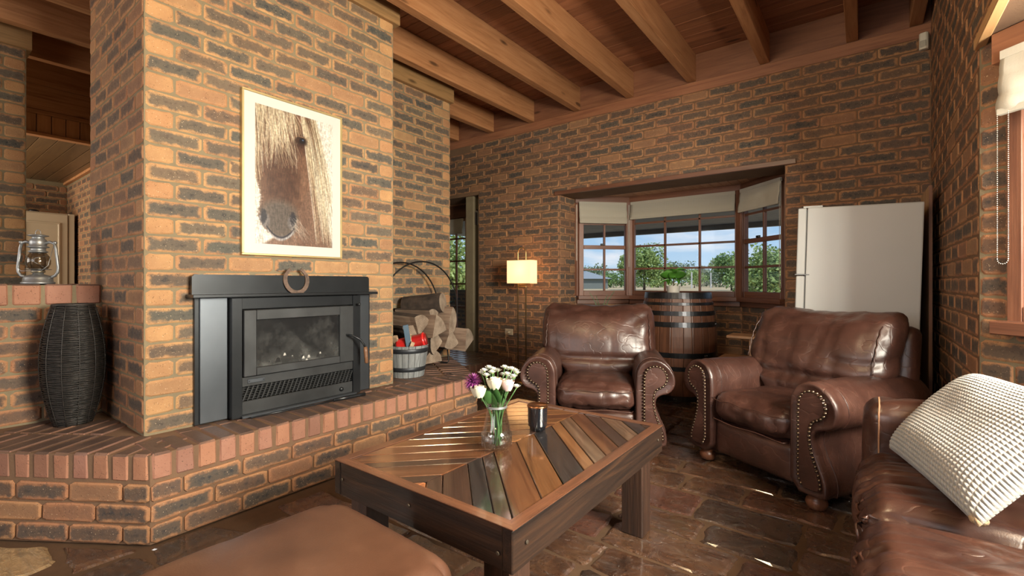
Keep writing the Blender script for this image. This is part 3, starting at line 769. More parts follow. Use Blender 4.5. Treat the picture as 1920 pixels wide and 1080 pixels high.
# slim pull cords hanging beside the bay sashes
for k, (x, y, za, zb) in enumerate(((-2.66, 4.76, 2.0, 1.35), (-2.19, 5.16, 2.0, 1.28), (-.60, 4.74, 2.0, 1.05))):
    bm = bmesh.new(); tube(bm, [(0, 0, za), (0, 0, zb)], .0022, 5); tube(bm, [(.012, 0, za), (.012, 0, zb)], .0022, 5)
    o_ = bm_obj('blind_cord', bm, plain('cord', (.6, .55, .48), .7)); o_.location = (x, y, 0)
    tag(o_, ['thin pale cord loop hanging by the brick jamb left of the bay', 'thin cord loop hanging at the corner post left of the wide bay window', 'thin cord loop hanging in the bay near the fridge'][k], 'cord', kind='stuff')

# ------------------------------------------------------------------ platform and glazed door, far left
bm = bmesh.new(); prism(bm, [(-5.3, 3.38), (-3.33, 3.38), (-3.33, 4.42), (-3.862, 4.42), (-3.862, 5.2), (-5.3, 5.2)], -.01, .214)
plat = struct('step_platform', bm, MORT)
PAVE = ROWM.copy(); PAVE.name = 'brick_paving_sealed'
for n_ in PAVE.node_tree.nodes:
    if n_.type == 'BSDF_PRINCIPLED': n_.inputs['Coat_Weight'.replace('_', ' ')].default_value = .9; n_.inputs['Coat IOR'].default_value = 2.2; n_.inputs['Coat Roughness'].default_value = .22
y = 3.38; r_ = 0
while y < 4.95:
    x = -5.2+(r_ % 2)*.117
    while x < -3.34:
        if (y < 4.34 or x < -3.95) and in_view(x, y, .22, 30):
            o_ = bpy.data.objects.new('paving_brick', rowlock_mesh(.225, .105, .06, R.randrange(5))); COL.objects.link(o_); o_.parent = plat
            o_.material_slots[0].link = 'OBJECT'; o_.material_slots[0].material = PAVE
            o_.location = (min(x+.115, -3.445), y+.055, .192); o_.color = (R.choice([.4, .8, 1]), R.random(), R.random(), 1)
        x += .235
    y += .115; r_ += 1
for i in range(11):
    o_ = bpy.data.objects.new('rowlock_brick', rowlock_mesh(.083, .10, .2, R.randrange(5))); COL.objects.link(o_); o_.parent = plat
    o_.location = (-3.37, 3.43+i*.094, .118); o_.rotation_euler = (0, 0, PI/2); o_.color = (1, R.random(), R.random(), 1)
DOORW = wood('door_timber', (.28, .12, .075), (.40, .18, .115), (.48, .24, .16), 'Z', .45, 16, knots=False)
D = struct('door_1', None, None); DW = DOORW
box2('stile', -4.56, -4.47, 4.93, 4.97, .23, 2.03, DW, D, .004); box2('stile', -5.28, -5.2, 4.93, 4.97, .23, 2.03, DW, D, .004)
box2('bottom_rail', -5.2, -4.56, 4.93, 4.97, .23, .41, DOORW, D, .004); box2('top_rail', -5.2, -4.56, 4.93, 4.97, 1.98, 2.03, TRIM, D, .004)
for zc in (.75, 1.08, 1.41, 1.735): box2('muntin', -5.2, -4.56, 4.935, 4.962, zc-.011, zc+.011, TRIM, D, .002)
for xc in (-4.745, -4.93, -5.1): box2('muntin', xc-.011, xc+.011, 4.935, 4.962, .41, 1.98, DW, D, .002)
box2('glass_pane', -5.2, -4.56, 4.948, 4.952, .41, 1.98, GLASS, D)
box2('hinge', -4.475, -4.462, 4.915, 4.93, .50, .60, plain('lock_metal', (.05, .05, .05), .4, .8), D)
s_ = struct('trim_7', None, None)
box2('jamb_post', -4.46, -4.10, 4.92, 4.99, .21, 2.1, DOORW, s_, .004); box2('jamb_bead', -4.44, -4.41, 4.905, 4.92, .21, 2.1, DOORW, s_, .003)
box2('header_board', -5.3, -4.1, 4.90, 4.99, 2.03, 2.22, TRIM, s_, .003)
x = -5.25
while x < -3.9: box2('soffit_board', x, x+.08, 4.44, 5.0, 2.205, 2.23, SOFF, s_, .003); x += .085
box2('bay_roof', -5.4, -3.7, 4.5, 5.1, 2.24, 2.4, TRIM, s_)
box2('light_switch', -4.33, -4.29, 4.905, 4.92, 1.34, 1.45, plain('switch_plastic', (.55, .42, .28), .4), s_, .004)
struct('wall_door_bay', panel_holes(0, .6, -.01, 2.2, [], .12, -3.98, 4.45, PI/2), MORT)
struct('wall_door_bay_side', panel_holes(0, .8, -.01, 2.9, [], .12, -5.3, 5.15, -PI/2), MORT)
blind('pale cream blind raised above the glazed garden door', (-5.1, 4.92), (-4.55, 4.92), 1.80, 2.0, mat=BLN, folds=2)
t = thing('folded_blind', 'blind folded into a narrow pleated stack hanging edge-on by the garden door jamb', 'blind', (-3.98, 4.50, 0))
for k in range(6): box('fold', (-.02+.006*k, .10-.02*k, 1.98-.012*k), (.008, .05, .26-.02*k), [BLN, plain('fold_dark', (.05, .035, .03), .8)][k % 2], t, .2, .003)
# draught excluder on the platform
t = thing('draught_stopper', 'brown fabric draught stopper sausage lying against the glazed garden door', 'draught stopper', (-4.72, 4.80, .225), 0)
bm = bmesh.new(); tube(bm, [(-.45, .05, .045), (-.25, .03, .048), (0, .04, .045), (.2, 0, .045), (.36, -.03, .04), (.44, -.06, .03)], [.03, .042, .046, .044, .042, .02], 12)
bm_obj('body', bm, plain('draught_fabric', (.17, .075, .05), .9, bumpk=.5), t, smooth=True)
bm = bmesh.new(); tube(bm, [(.40, -.045, .036), (.46, -.068, .026)], [.030, .016], 10); bm_obj('end_cap', bm, plain('draught_dark', (.03, .02, .02), .8), t, smooth=True)
# ------------------------------------------------------------------ leather
def leather(name, dark, mid, light, rough=.36, crease=1., coat=.12):
    m, nt = newmat(name); c = coords(nt, rnd=5)
    n1 = noise_(nt, c, 5, 5, .6); n2 = noise_(nt, c, 300, 3)
    col = ramp(nt, n1, [(.3, dark), (.52, mid), (.76, light)])
    wv = noise_(nt, nodes(nt, 'ShaderNodeMapping', {'Vector': c, 'Scale': (1, 2.2, 1.5)}).outputs[0], 6.5, 2, .5, .35)
    cr = ramp(nt, math_(nt, 'ABSOLUTE', math_(nt, 'SUBTRACT', wv, .5)), [(0., 1.), (.012, .45), (.03, 0.)])
    col = mixc(nt, math_(nt, 'MULTIPLY', math_(nt, 'MULTIPLY', cr, ramp(nt, n1, [(.4, 0.), (.65, 1.)])), .28*crease), col, tuple(min(1, x*1.7) for x in light))
    h = math_(nt, 'ADD', math_(nt, 'MULTIPLY', n2, .12), math_(nt, 'ADD', math_(nt, 'MULTIPLY', noise_(nt, c, 14, 2, .5, .3), .45*crease), math_(nt, 'MULTIPLY', cr, -.25*crease)))
    r = math_(nt, 'ADD', rough-.06, math_(nt, 'MULTIPLY', n1, .14))
    finish(nt, princ(nt, Base_Color=col, Roughness=r, Specular_IOR_Level=.55, Coat_Weight=coat, Coat_Roughness=.22, Normal=bump(nt, h, .5, .006)))
    MATS[name] = m; return m
LE = leather('leather_chestnut', (.030, .013, .010), (.054, .022, .016), (.095, .043, .031))
LE2 = leather('leather_sofa', (.030, .012, .009), (.052, .021, .014), (.09, .040, .026), rough=.30, coat=.25)
LO = leather('leather_tan', (.060, .024, .013), (.085, .036, .020), (.125, .058, .034), rough=.38, crease=.12)
NAIL = plain('nailhead_brass', (.13, .095, .065), .30, .9)
STITCH = plain('stitch_thread', (.34, .17, .09), .7)
FOOT = wood('turned_foot', (.08, .03, .015), (.16, .06, .03), (.22, .09, .05), 'Z', .35, 20, knots=False)
ARM = [(0, .075), (0, .30), (0, .50), (.010, .55), (.035, .592), (.075, .617), (.12, .620), (.165, .605), (.205, .572), (.232, .525), (.238, .475), (.222, .430), (.190, .405),
       (.152, .398), (.126, .378), (.118, .34), (.128, .29), (.152, .235), (.180, .175), (.188, .125), (.180, .075)]
def offset_poly(P, d):
    n = len(P); out = []
    for i in range(n):
        a, b, c = Vector(P[i-1]), Vector(P[i]), Vector(P[(i+1) % n])
        t1 = (b-a).normalized(); t2 = (c-b).normalized(); n1 = Vector((-t1.y, t1.x)); n2 = Vector((-t2.y, t2.x))
        m = (n1+n2); m = m/max(m.length_squared, .2)*2*.5*1.0; m = (n1+n2)/max(1+n1.dot(n2), .4)
        out.append((b.x+m.x*d, b.y+m.y*d))
    return out
def resample(P, step, closed=False):
    pts = [Vector(p) for p in P]; out = [pts[0].copy()]; acc = 0
    seq = pts+([pts[0]] if closed else [])
    for a, b in zip(seq, seq[1:]):
        L = (b-a).length; t = step-acc
        while t <= L: out.append(a+(b-a)*(t/L)); t += step
        acc = (acc+L) % step if False else L-(t-step)
    return out
def chaikin(P, closed=True):
    out = []; n = len(P)
    for i in range(n if closed else n-1):
        a, b = Vector(P[i]), Vector(P[(i+1) % n]); out += [a*.75+b*.25, a*.25+b*.75]
    return [tuple(p) for p in out]
def arm_part(t, side, mat, seedv):
    """rolled arm, nail-trimmed scroll panel and its stitched welt; side -1 or 1, outer away from the seat"""
    # clockwise-as-drawn polygon turned so that +offset goes inwards
    P = chaikin(ARM); pw = P[::-1]
    X0 = .250
    bm = bmesh.new(); rings = []
    prof = [(-.478, .022), (-.486, .012), (-.480, .003), (-.465, 0.), (-.44, .002), (-.425, .004), (-.41, .0)]+[(-.40+.08*i, .0) for i in range(0, 9)]+[(.26, .006), (.28, .02)]
    for y, d in prof:
        Q = offset_poly(pw, d)
        ring = []
        for x, zc in Q:
            k = 0.
            if y > -.40:
                k = noise.noise(Vector((x*6+seedv, y*7, zc*6)))*.009
                zc2 = zc+(-.012*max(0, (y+.1))/.4 if zc > .5 else 0)
            else: zc2 = zc+.0022*math.sin(x*260)*(1 if zc > .45 else 0)
            ring.append(bm.verts.new((side*(X0+x+k), y+(k if y > -.4 else 0), zc2+k*.6)))
        rings.append(ring)
    n = len(pw)
    for A, B in zip(rings, rings[1:]):
        for i in range(n): bm.faces.new((A[i], A[(i+1) % n], B[(i+1) % n], B[i]))
    bm.faces.new(rings[0]); bm.faces.new(rings[-1][::-1]); fixn(bm)
    body = bm_obj('arm', bm, mat, t, smooth=True)
    # scroll panel, set inside the padded edge
    inner = chaikin([(.05, .105), (.05, .30), (.05, .50), (.060, .548), (.09, .574), (.13, .579), (.165, .562), (.186, .522), (.181, .478), (.156, .450), (.126, .438), (.108, .41), (.103, .36), (.111, .30), (.134, .23), (.157, .165), (.160, .13), (.15, .105)][::-1])
    bm = bmesh.new(); a = [bm.verts.new((side*(X0+x), -.492, z)) for x, z in offset_poly(inner, .006)]; b = [bm.verts.new((side*(X0+x), -.484, z)) for x, z in inner]; c = [bm.verts.new((side*(X0+x), -.46, z)) for x, z in inner]
    n2 = len(a); bm.faces.new(a)
    for A, B in ((a, b), (b, c)):
        for i in range(n2): bm.faces.new((A[i], A[(i+1) % n2], B[(i+1) % n2], B[i]))
    fixn(bm); bm_obj('scroll_panel', bm, mat, t)
    bm = bmesh.new(); line = [p for p in resample(inner, .0200, True) if p.y > .118]
    for p in line:
        lathe(bm, [(.0084, 0), (.0070, .0038), (.0036, .0064), (.0, .007)], 8, (0, 0, 0), caps=False)
        bmesh.ops.transform(bm, matrix=Matrix.Translation((side*(X0+p.x), -.4895, p.y)) @ Matrix.Rotation(PI/2, 4, 'X'), verts=bm.verts[-(8*4):])
    tag(bm_obj('nailhead_trim', bm, NAIL, t, smooth=True), 'row of small aged brass nailheads', kind='stuff')
    # welt: seam line set back from the front
    bm = bmesh.new(); W_ = [(side*(X0+x), -.405, z) for x, z in offset_poly(pw, -.0005)]
    tube(bm, W_, .0030, 5, closed=True); bm_obj('welt', bm, mat, t, smooth=True)
def armchair(label, x, y, rz, sd):
    t = thing('leather_armchair', label, 'armchair', (x, y, 0), rz)
    for s in (-1, 1): arm_part(t, s, LE, sd+s*3)
    # seat cushion
    def sf(p, x, y, z):
        if p.y < -.15 and z < 0: p.z += .012*abs(z)
        p.z += -.018*math.cos(x*PI/2)*0
        return p
    me = puff(.515, .62, .185, .070, (26, 28, 12), (.010, .030, .026), sf)
    mk = lambda c: 1.0
    wrinkle(me, .011, (9, 3.5, 6), sd); wrinkle(me, .005, (4, 16, 20), sd+9)
    link('seat_cushion', me, LE, t, (0, -.175, .362))
    bm = bmesh.new(); W_ = []
    for k in range(41):
        u = -1+k/20; W_.append((u*.235, -.505-.006*(1-u*u)+(.03 if abs(u) > .97 else 0), .412-.004*math.cos(u*9)))
    tube(bm, W_, .0026, 5); bm_obj('welt', bm, LE, t, smooth=True); bm = bmesh.new(); W2 = [(a, b+.006, .292+.004*math.sin(a*22)) for a, b, c in W_]; tube(bm, W2, .0034, 5); bm_obj('welt', bm, LE, t, smooth=True)
    # base below the cushion
    me = puff(.52, .80, .20, .03, (14, 14, 8), (0, .012, 0)); wrinkle(me, .004, (5, 5, 3), sd+2); link('front_rail', me, LE, t, (0, -.055, .178))
    # back: outer frame and a big folded cushion
    me = puff(.84, .12, .72, .05, (18, 8, 18), (.012, .015, .0), lambda p, x, y, z: (p.x*(1 if z > 0 else 1-.22*abs(z)), p.y+.06*z, p.z)); link('back_frame', me, LE, t, (0, .205, .50))
    def bf(p, x, y, z):
        # wide above the arms, tucked between them below
        w_ = 1.0
        zz = p.z
        if zz < -.02: w_ = max(.60, 1-((-.02-zz)/.16)**1.2*.40)
        p.x *= w_
        p.y += .13*(zz/.29)*.6
        if z > .2: p.y += .035*((z-.2)/.8)**2
        sag = -.012*math.cos(x*PI)*(1 if z > .8 else 0)
        p.z += sag+(.004*noise.noise(Vector((p.x*22, 0, 3+sd))) if z > .7 else 0)
        # horizontal fold above the seat
        if y < 0: p.y += .022*math.exp(-((zz+.085)/.020)**2)-.012*math.exp(-((zz+.14)/.05)**2)-.018*math.exp(-((zz-.10)/.14)**2)*(1-x*x)
        return p
    me = puff(.815, .235, .575, .085, (36, 12, 34), (.008, .035, .006), bf)
    wrinkle(me, .015, (2.2, 2, 6.5), sd+4, lambda c: 1.0 if c.y < 0 else .4); wrinkle(me, .010, (6.5, 3, 2.2), sd+6); wrinkle(me, .004, (30, 8, 6), sd+8, lambda c: 1 if abs(c.x) > .33 or c.z > .2 else 0)
    link('back_cushion', me, LE, t, (0, .075, .640))
    for s in (-1, 1):
        bm = bmesh.new(); W_ = []
        for k in range(22):
            q = k/21; zz = -.02+.265*q; W_.append((s*(.372-.015*q**3+.003*math.sin(k*1.7)), .075-.118+.13*(zz/.29)*.6+.055*q**4, .64+zz))
        tube(bm, W_, .0032, 5); bm_obj('welt', bm, LE, t, smooth=True)
    for fx, fy in ((-.345, -.42), (.345, -.42), (-.345, .24), (.345, .24)):
        bm = bmesh.new(); lathe(bm, [(.025, 0), (.040, .008), (.048, .03), (.045, .048), (.034, .058), (.040, .066), (.040, .09)], 18); bm_obj('bun_foot', bm, FOOT, t, (fx, fy, 0), smooth=True)
    return t
armchair('brown leather rolled-arm armchair beyond the coffee table, facing the camera squarely', -1.563, 3.111, TH(25), 1.3)
armchair('brown leather nail-trimmed armchair in front of the fridge, angled towards the fireplace', -.262, 3.225, TH(-31), 7.7)

# ------------------------------------------------------------------ sofa (only its far half is in the picture)
t = thing('leather_sofa', 'dark brown leather sofa under the near bay window, with the knitted cushion on it', 'sofa', (0, 0, 0))
def seat_fn(sd):
    def f(p, x, y, z):
        if x < -.3 and z > -.6:      # gathered front edge
            k = (-.3-x)/.7; p.z += .006*math.sin(p.y*95+math.sin(p.y*31+sd)*2)*k; p.x += .006*math.sin(p.y*95+1+math.sin(p.y*31+sd)*2)*k
        if z > 0: p.z -= .02*(1-y*y)*max(0, x)*.5
        return p
    return f
for i, yc in enumerate((1.945, 1.335)):
    me = puff(.66, .60, .20, .075, (44, 60, 12), (.02, .012, .028), seat_fn(i*3)); wrinkle(me, .014, (2.5, 9, 2), 3+i*5, lambda c: 1.2 if c.x < .1 else .6)
    link('seat_cushion', me, LE2, t, (.322, yc, .368))
    for dx, dz in ((.0, .0), (.012, .014)):
        bm = bmesh.new(); W_ = [(-.0155+dx+.005*math.sin(yc+q*23), yc-.262+.0131*q, .405+dz+.006*math.sin(q*.9)-.010*(abs(q-20)/20)**6*6) for q in range(41)]
        tube(bm, W_, .0042, 6); bm_obj('welt', bm, LE2, t, smooth=True)
me = puff(.60, 1.5, .24, .03, (8, 20, 6)); link('base', me, LE2, t, (.34, 1.52, .165))
def afn(p, x, y, z):
    if z > 0: p.z += .012*math.cos(y*1.2)
    return p
me = puff(.62, .17, .555, .055, (30, 12, 24), (.008, .014, .018), afn); wrinkle(me, .008, (5, 6, 3), 14); link('arm', me, LE2, t, (.31, 2.345, .345))
bm = bmesh.new(); tube(bm, [(.045, 2.262, .25+.018*k) for k in range(20)]+[(.047, 2.28, .618), (.047, 2.31, .632), (.047, 2.36, .636), (.047, 2.40, .625)], .0034, 5); bm_obj('welt', bm, STITCH, t, smooth=True)
me = puff(.62, .17, .555, .055, (12, 8, 12), (.008, .014, .018)); link('arm', me, LE2, t, (.31, .93, .345))
me = puff(.22, 1.25, .44, .08, (10, 26, 14), (.03, .0, .02)); wrinkle(me, .012, (4, 5, 4), 22); link('backrest', me, LE2, t, (.70, 1.64, .62))
for fx, fy in ((.06, .95), (.60, .95), (.06, 2.28), (.50, 2.28)):
    bm = bmesh.new(); lathe(bm, [(.025, 0), (.036, .01), (.036, .06)], 14); bm_obj('foot', bm, FOOT, t, (fx, fy, 0), smooth=True)

# ------------------------------------------------------------------ knitted cushion
def knit_mat():
    m, nt = newmat('knit_wool'); tc = nt.nodes.new('ShaderNodeTexCoord')
    uv = nodes(nt, 'ShaderNodeSeparateXYZ', {0: tc.outputs['UV']}).outputs
    def s(a, k, ph=0.): return math_(nt, 'SINE', math_(nt, 'ADD', math_(nt, 'MULTIPLY', a, k), ph))
    K = 2*PI*20
    st = math_(nt, 'MULTIPLY', s(uv[0], K), s(math_(nt, 'ADD', uv[1], 0.), K*.86))
    rows = s(uv[1], K*.86*1.)
    h = math_(nt, 'ADD', math_(nt, 'ABSOLUTE', st), math_(nt, 'MULTIPLY', noise_(nt, tc.outputs['Object'], 240, 3), .35))
    edge = math_(nt, 'MAXIMUM', math_(nt, 'ABSOLUTE', math_(nt, 'SUBTRACT', uv[0], .5)), 0.)
    e2 = math_(nt, 'MINIMUM', edge, math_(nt, 'ABSOLUTE', math_(nt, 'SUBTRACT', uv[1], .5)))
    tan = ramp(nt, e2, [(.455, 0.), (.475, 1.)])
    base = mixc(nt, tan, (.36, .35, .33), (.32, .22, .13))
    col = mixc(nt, ramp(nt, h, [(.06, .55), (.45, 0.)]), base, (.22, .21, .20))
    finish(nt, princ(nt, Base_Color=col, Roughness=.95, Specular_IOR_Level=.1, Sheen_Weight=.3, Normal=bump(nt, h, .9, .006))); return m
KN = knit_mat()
A, B, Dd = Vector((.075, 2.22, .480)), Vector((.225, 1.605, .490)), Vector((.335, 2.37, .755)); Cc = Vector((.50, 1.77, .77))
NX = 210; V = []; F = []; UVs = []
nrm = ((B-A).cross(Dd-A)).normalized()
if nrm.x > 0: nrm = -nrm
for side in (1, -1):
    for j in range(NX+1):
        for i in range(NX+1):
            u, v = i/NX, j/NX; a, b = 2*u-1, 2*v-1
            # pinched square outline
            ku = 1-.10*(1-b*b)*0-.0; uu = .5+.5*a*(1-.03*(1-b*b)); vv = .5+.5*b*(1-.03*(1-a*a))
            p = A*(1-uu)*(1-vv)+B*uu*(1-vv)+Dd*(1-uu)*vv+Cc*uu*vv
            th_ = (max(0, 1-a**4)**.5)*(max(0, 1-b**4)**.5)
            k = .088*th_ if side > 0 else .030*th_
            st_ = .0030*(abs(math.sin(u*PI*40)*math.sin(v*PI*34.4)))*(1 if side > 0 else 0)*min(1, th_*3)
            p = p+nrm*(side*k+st_)+nrm*.012*noise.noise(Vector((u*3, v*3, side*2)))*th_
            V.append(tuple(p)); UVs.append((u, v))
o1 = (NX+1)**2
for j in range(NX):
    for i in range(NX):
        a = j*(NX+1)+i; F += [(a, a+1, a+NX+2, a+NX+1), (a+o1, a+o1+NX+1, a+o1+NX+2, a+o1+1)]
me = bpy.data.meshes.new('cover'); me.from_pydata(V, [], F); me.shade_smooth()
uvl = me.uv_layers.new(name='UVMap'); li = np.zeros(len(me.loops), dtype=np.int32); me.loops.foreach_get('vertex_index', li); uvl.data.foreach_set('uv', np.array(UVs, dtype=np.float32)[li].ravel())
t = thing('throw_cushion', 'pale grey chunky-knit cushion with tan corners leaning on the leather sofa', 'cushion', (0, 0, 0))
link('cover', me, KN, t)
for base, dr in ((A, (A-Cc).normalized()), (B, (B-Dd).normalized()), (Dd, (Dd-B).normalized())):
    bm = bmesh.new(); bmesh.ops.create_uvsphere(bm, u_segments=10, v_segments=8, radius=.018, matrix=Matrix.Translation(base-dr*.030) @ Matrix.Diagonal((1.1, 1.1, .8, 1)))
    bm_obj('corner_patch', bm, plain('corner_tan', (.42, .30, .18), .9, bumpk=.8, bscale=200), t, smooth=True)
box('care_tag', (.16, 2.06, .478), (.055, .022, .0016), plain('label_white', (.7, .66, .62), .6), t, 1.9)

# ------------------------------------------------------------------ ottoman
t = thing('ottoman', 'tan leather ottoman with rounded corners in the foreground before the coffee table', 'ottoman', (-1.03, .50, 0), TH(-2))
me = puff(.58, .66, .16, .075, (40, 44, 10), (.004, .004, .028)); 
def rc(me, r, sx, sy):
    for v in me.vertices:
        x, y = v.co.x, v.co.y; cx_ = max(-sx/2+r, min(sx/2-r, x)); cy_ = max(-sy/2+r, min(sy/2-r, y)); dx, dy = x-cx_, y-cy_; m = max(abs(dx), abs(dy)); l = math.hypot(dx, dy)
        if l > 1e-6: v.co.x = cx_+dx/l*m; v.co.y = cy_+dy/l*m
rc(me, .11, .58, .66); wrinkle(me, .005, (14, 9, 4), 31, lambda c: 1 if c.x < -.22 else .12)
link('top_cushion', me, LO, t, (0, 0, .365))
me = puff(.56, .64, .22, .03, (24, 24, 6)); rc(me, .10, .56, .64); link('body', me, LO, t, (0, 0, .19))
bm = bmesh.new(); W_ = []
for k in range(64):
    a = 2*PI*k/64; c_, s_2 = math.cos(a), math.sin(a); W_.append((math.copysign(abs(c_)**.42*.292, c_), math.copysign(abs(s_2)**.42*.332, s_2), .312))
tube(bm, W_, .005, 6, closed=True); bm_obj('welt', bm, LO, t, smooth=True)
for fx, fy in ((-.2, -.24), (.2, -.24), (-.2, .24), (.2, .24)):
    bm = bmesh.new(); lathe(bm, [(.025, 0), (.036, .01), (.036, .09)], 14); bm_obj('foot', bm, FOOT, t, (fx, fy, 0), smooth=True)

# ------------------------------------------------------------------ coffee table
def plank_mat(i, d_, m_, l_):
    return wood('reclaimed_%d' % i, d_, m_, l_, 'X', .22, 11, coat=.85, bumpk=.30, cior=2.2)
PM = [plank_mat(0, (.045, .018, .010), (.13, .050, .022), (.22, .095, .04)), plank_mat(1, (.025, .014, .011), (.055, .030, .022), (.10, .055, .036)),
      plank_mat(2, (.012, .011, .012), (.028, .024, .024), (.05, .042, .04)), plank_mat(3, (.065, .028, .012), (.18, .075, .028), (.30, .14, .055)),
      plank_mat(4, (.07, .04, .025), (.17, .10, .06), (.30, .20, .13)), plank_mat(5, (.20, .07, .03), (.36, .13, .05), (.45, .18, .08))]
TB = wood('table_border', (.014, .011, .010), (.042, .024, .017), (.095, .045, .024), 'X', .28, 14, coat=.4, bumpk=.35)
TBL = wood('table_border_top', (.045, .022, .014), (.13, .052, .027), (.21, .09, .045), 'X', .26, 14, coat=.4)
TL = wood('table_leg', (.020, .011, .008), (.060, .027, .016), (.105, .05, .028), 'Z', .5, 14, coat=.1, bumpk=.5)
TX, TY = -1.113, 1.503; T = thing('coffee_table', 'low reclaimed-timber coffee table with a chevron plank top', 'coffee table', (TX, TY, 0), 0)
hx, hy = .400, .553; ix, iy = .362, .515
def clip(P, a, b, c):          # keep a*x+b*y <= c
    out = []; n = len(P)
    for i in range(n):
        p, q = P[i], P[(i+1) % n]; fp, fq = a*p[0]+b*p[1]-c, a*q[0]+b*q[1]-c
        if fp <= 0: out.append(p)
        if fp*fq < 0: k = fp/(fp-fq); out.append((p[0]+(q[0]-p[0])*k, p[1]+(q[1]-p[1])*k))
    return out
right = [.93, 1.022, 1.095, 1.217, 1.295, 1.362, 1.504, 1.629, 1.765, 1.840, 1.935, 2.045, 2.13, 2.24, 2.33, 2.45]
left = [.93, 1.022, 1.095, 1.217, 1.288, 1.396, 1.500, 1.612, 1.70, 1.81, 1.90, 2.00, 2.10, 2.20, 2.30, 2.42]
mr = [5, 1, 1, 2, 1, 0, 3, 2, 3, 4, 0, 1, 4, 2, 1, 0]; ml = [5, 1, 0, 1, 0, 0, 3, 1, 0, 3, 0, 3, 3, 0, 3, 0]
for sgn, lst, mm in ((1, right, mr), (-1, left, ml)):
    for i in range(len(lst)-1):
        c0, c1 = lst[i]-TY+.0022, lst[i+1]-TY-.0022
        P = [(.0018, -iy), (ix, -iy), (ix, iy), (.0018, iy)]
        P = clip(P, -1, -1, -c0); P = clip(P, 1, 1, c1)          # c0 <= x+y <= c1
        if len(P) < 3: continue
        ar = abs(sum(P[k][0]*P[(k+1) % len(P)][1]-P[(k+1) % len(P)][0]*P[k][1] for k in range(len(P))))/2
        if ar < .0004: continue
        if sgn < 0: P = [(-p[0], p[1]) for p in P][::-1]
        ang = -PI/4*sgn; cx_ = sum(p[0] for p in P)/len(P); cy_ = sum(p[1] for p in P)/len(P)
        ca, sa = math.cos(-ang), math.sin(-ang)
        Q = [((p[0]-cx_)*ca-(p[1]-cy_)*sa, (p[0]-cx_)*sa+(p[1]-cy_)*ca) for p in P]
        bm = bmesh.new(); prism(bm, Q, -.02, 0); fixn(bm)
        te = [e for e in bm.edges if all(v.co.z > -.001 for v in e.verts)]; bmesh.ops.bevel(bm, geom=te, offset=.0022, segments=1, affect='EDGES')
        bm_obj('plank', bm, PM[mm[i % len(mm)]], T, (cx_, cy_, .457+R.uniform(-.0008, .0008)), (0, 0, ang))
box('subtop', (0, 0, .428), (2*ix, 2*iy, .018), TB, T)
for s in (-1, 1):
    box('apron_board', (s*(hx-.019), 0, .400), (2*hy, .034, .115), TB, T, PI/2, .003); box('apron_board', (0, s*(hy-.019), .400), (2*hx-.072, .034, .115), TB, T, 0, .003)
    for (L_, c_, r_) in ((2*hy, (s*(hx-.019), 0), PI/2), (2*hx, (0, s*(hy-.019)), 0)):
        bm = bmesh.new(); prism(bm, [(-L_/2, -.019*s*(-1 if r_ else 1)*-1), (L_/2, -.019*s*(-1 if r_ else 1)*-1), (L_/2-.038, .019*s*(-1 if r_ else 1)*-1), (-L_/2+.038, .019*s*(-1 if r_ else 1)*-1)], .4577, .4605); fixn(bm)
        bm_obj('border_strip', bm, TBL, T, (c_[0], c_[1], 0), (0, 0, r_))
for sx_ in (-1, 1):
    for sy_ in (-1, 1): box('leg', (sx_*(hx-.088), sy_*(hy-.088), .208), (.095, .095, .416), TL, T, 0, .004)
for (x, y, z, rz) in ((hx+.001, -hy+.06, .405, PI/2), (hx+.001, hy-.06, .41, PI/2), (-hx+.05, -hy-.001, .40, 0), (hx-.05, -hy-.001, .385, 0), (.0, -hy-.001, .41, 0)):
    bm = bmesh.new(); lathe(bm, [(.006, 0), (.005, .002), (0, .0025)], 10, caps=False)
    bm_obj('screw_head', bm, plain('screw_metal', (.12, .095, .07), .5, .7), T, (x, y, z), (PI/2, 0, rz))

# ------------------------------------------------------------------ vase of flowers and candle
def clear_glass(name, tint=(1, 1, 1), ior=1.45, rough=0.):
    m, nt = newmat(name)
    t_ = nodes(nt, 'ShaderNodeBsdfTransparent', {'Color': tint}); g = nodes(nt, 'ShaderNodeBsdfGlossy', {'Roughness': .03})
    lw = nodes(nt, 'ShaderNodeLayerWeight', {'Blend': .5}).outputs['Facing']
    f = math_(nt, 'ADD', .05, math_(nt, 'MULTIPLY', math_(nt, 'POWER', lw, 3.), .75), True)
    finish(nt, nodes(nt, 'ShaderNodeMixShader', {0: f, 1: t_.outputs[0], 2: g.outputs[0]}).outputs[0]); return m
VG = clear_glass('vase_glass', (.985, .992, .99), 1.6)
VX, VY = -1.118, 1.385
t = thing('glass_vase', 'clear ribbed glass jar vase with tied neck on the coffee table', 'vase', (VX, VY, .461), 0)
rib = lambda a, z: .035*abs(math.cos(a*9))*(1 if z < .155 else .15)
bm = bmesh.new(); lathe(bm, [(.034, 0), (.047, .006), (.056, .028), (.057, .045), (.051, .075), (.043, .11), (.037, .14), (.035, .155), (.038, .163), (.038, .172), (.042, .180)], 72, rib=rib, caps=False)
lathe(bm, [(.0385, .180), (.0345, .172), (.034, .163), (.0315, .155), (.033, .14), (.039, .11), (.047, .075), (.053, .045), (.051, .028), (.042, .011), (.0005, .010)], 72, rib=rib, caps=False)
bm_obj('jar', bm, VG, t, smooth=True)
bm = bmesh.new()
for k in range(18):
    a = 2*PI*k/18
    for s in (-1, 1):
        bm_pts = [((.0535+.004)*math.cos(a+s*q*.17), (.0535+.004)*math.sin(a+s*q*.17), .012+q*.05) for q in (0, .35, .7, 1)]
        tube(bm, bm_pts, .0014, 4)
tag(bm_obj('diamond_ridge', bm, VG, t, smooth=True), kind='stuff')
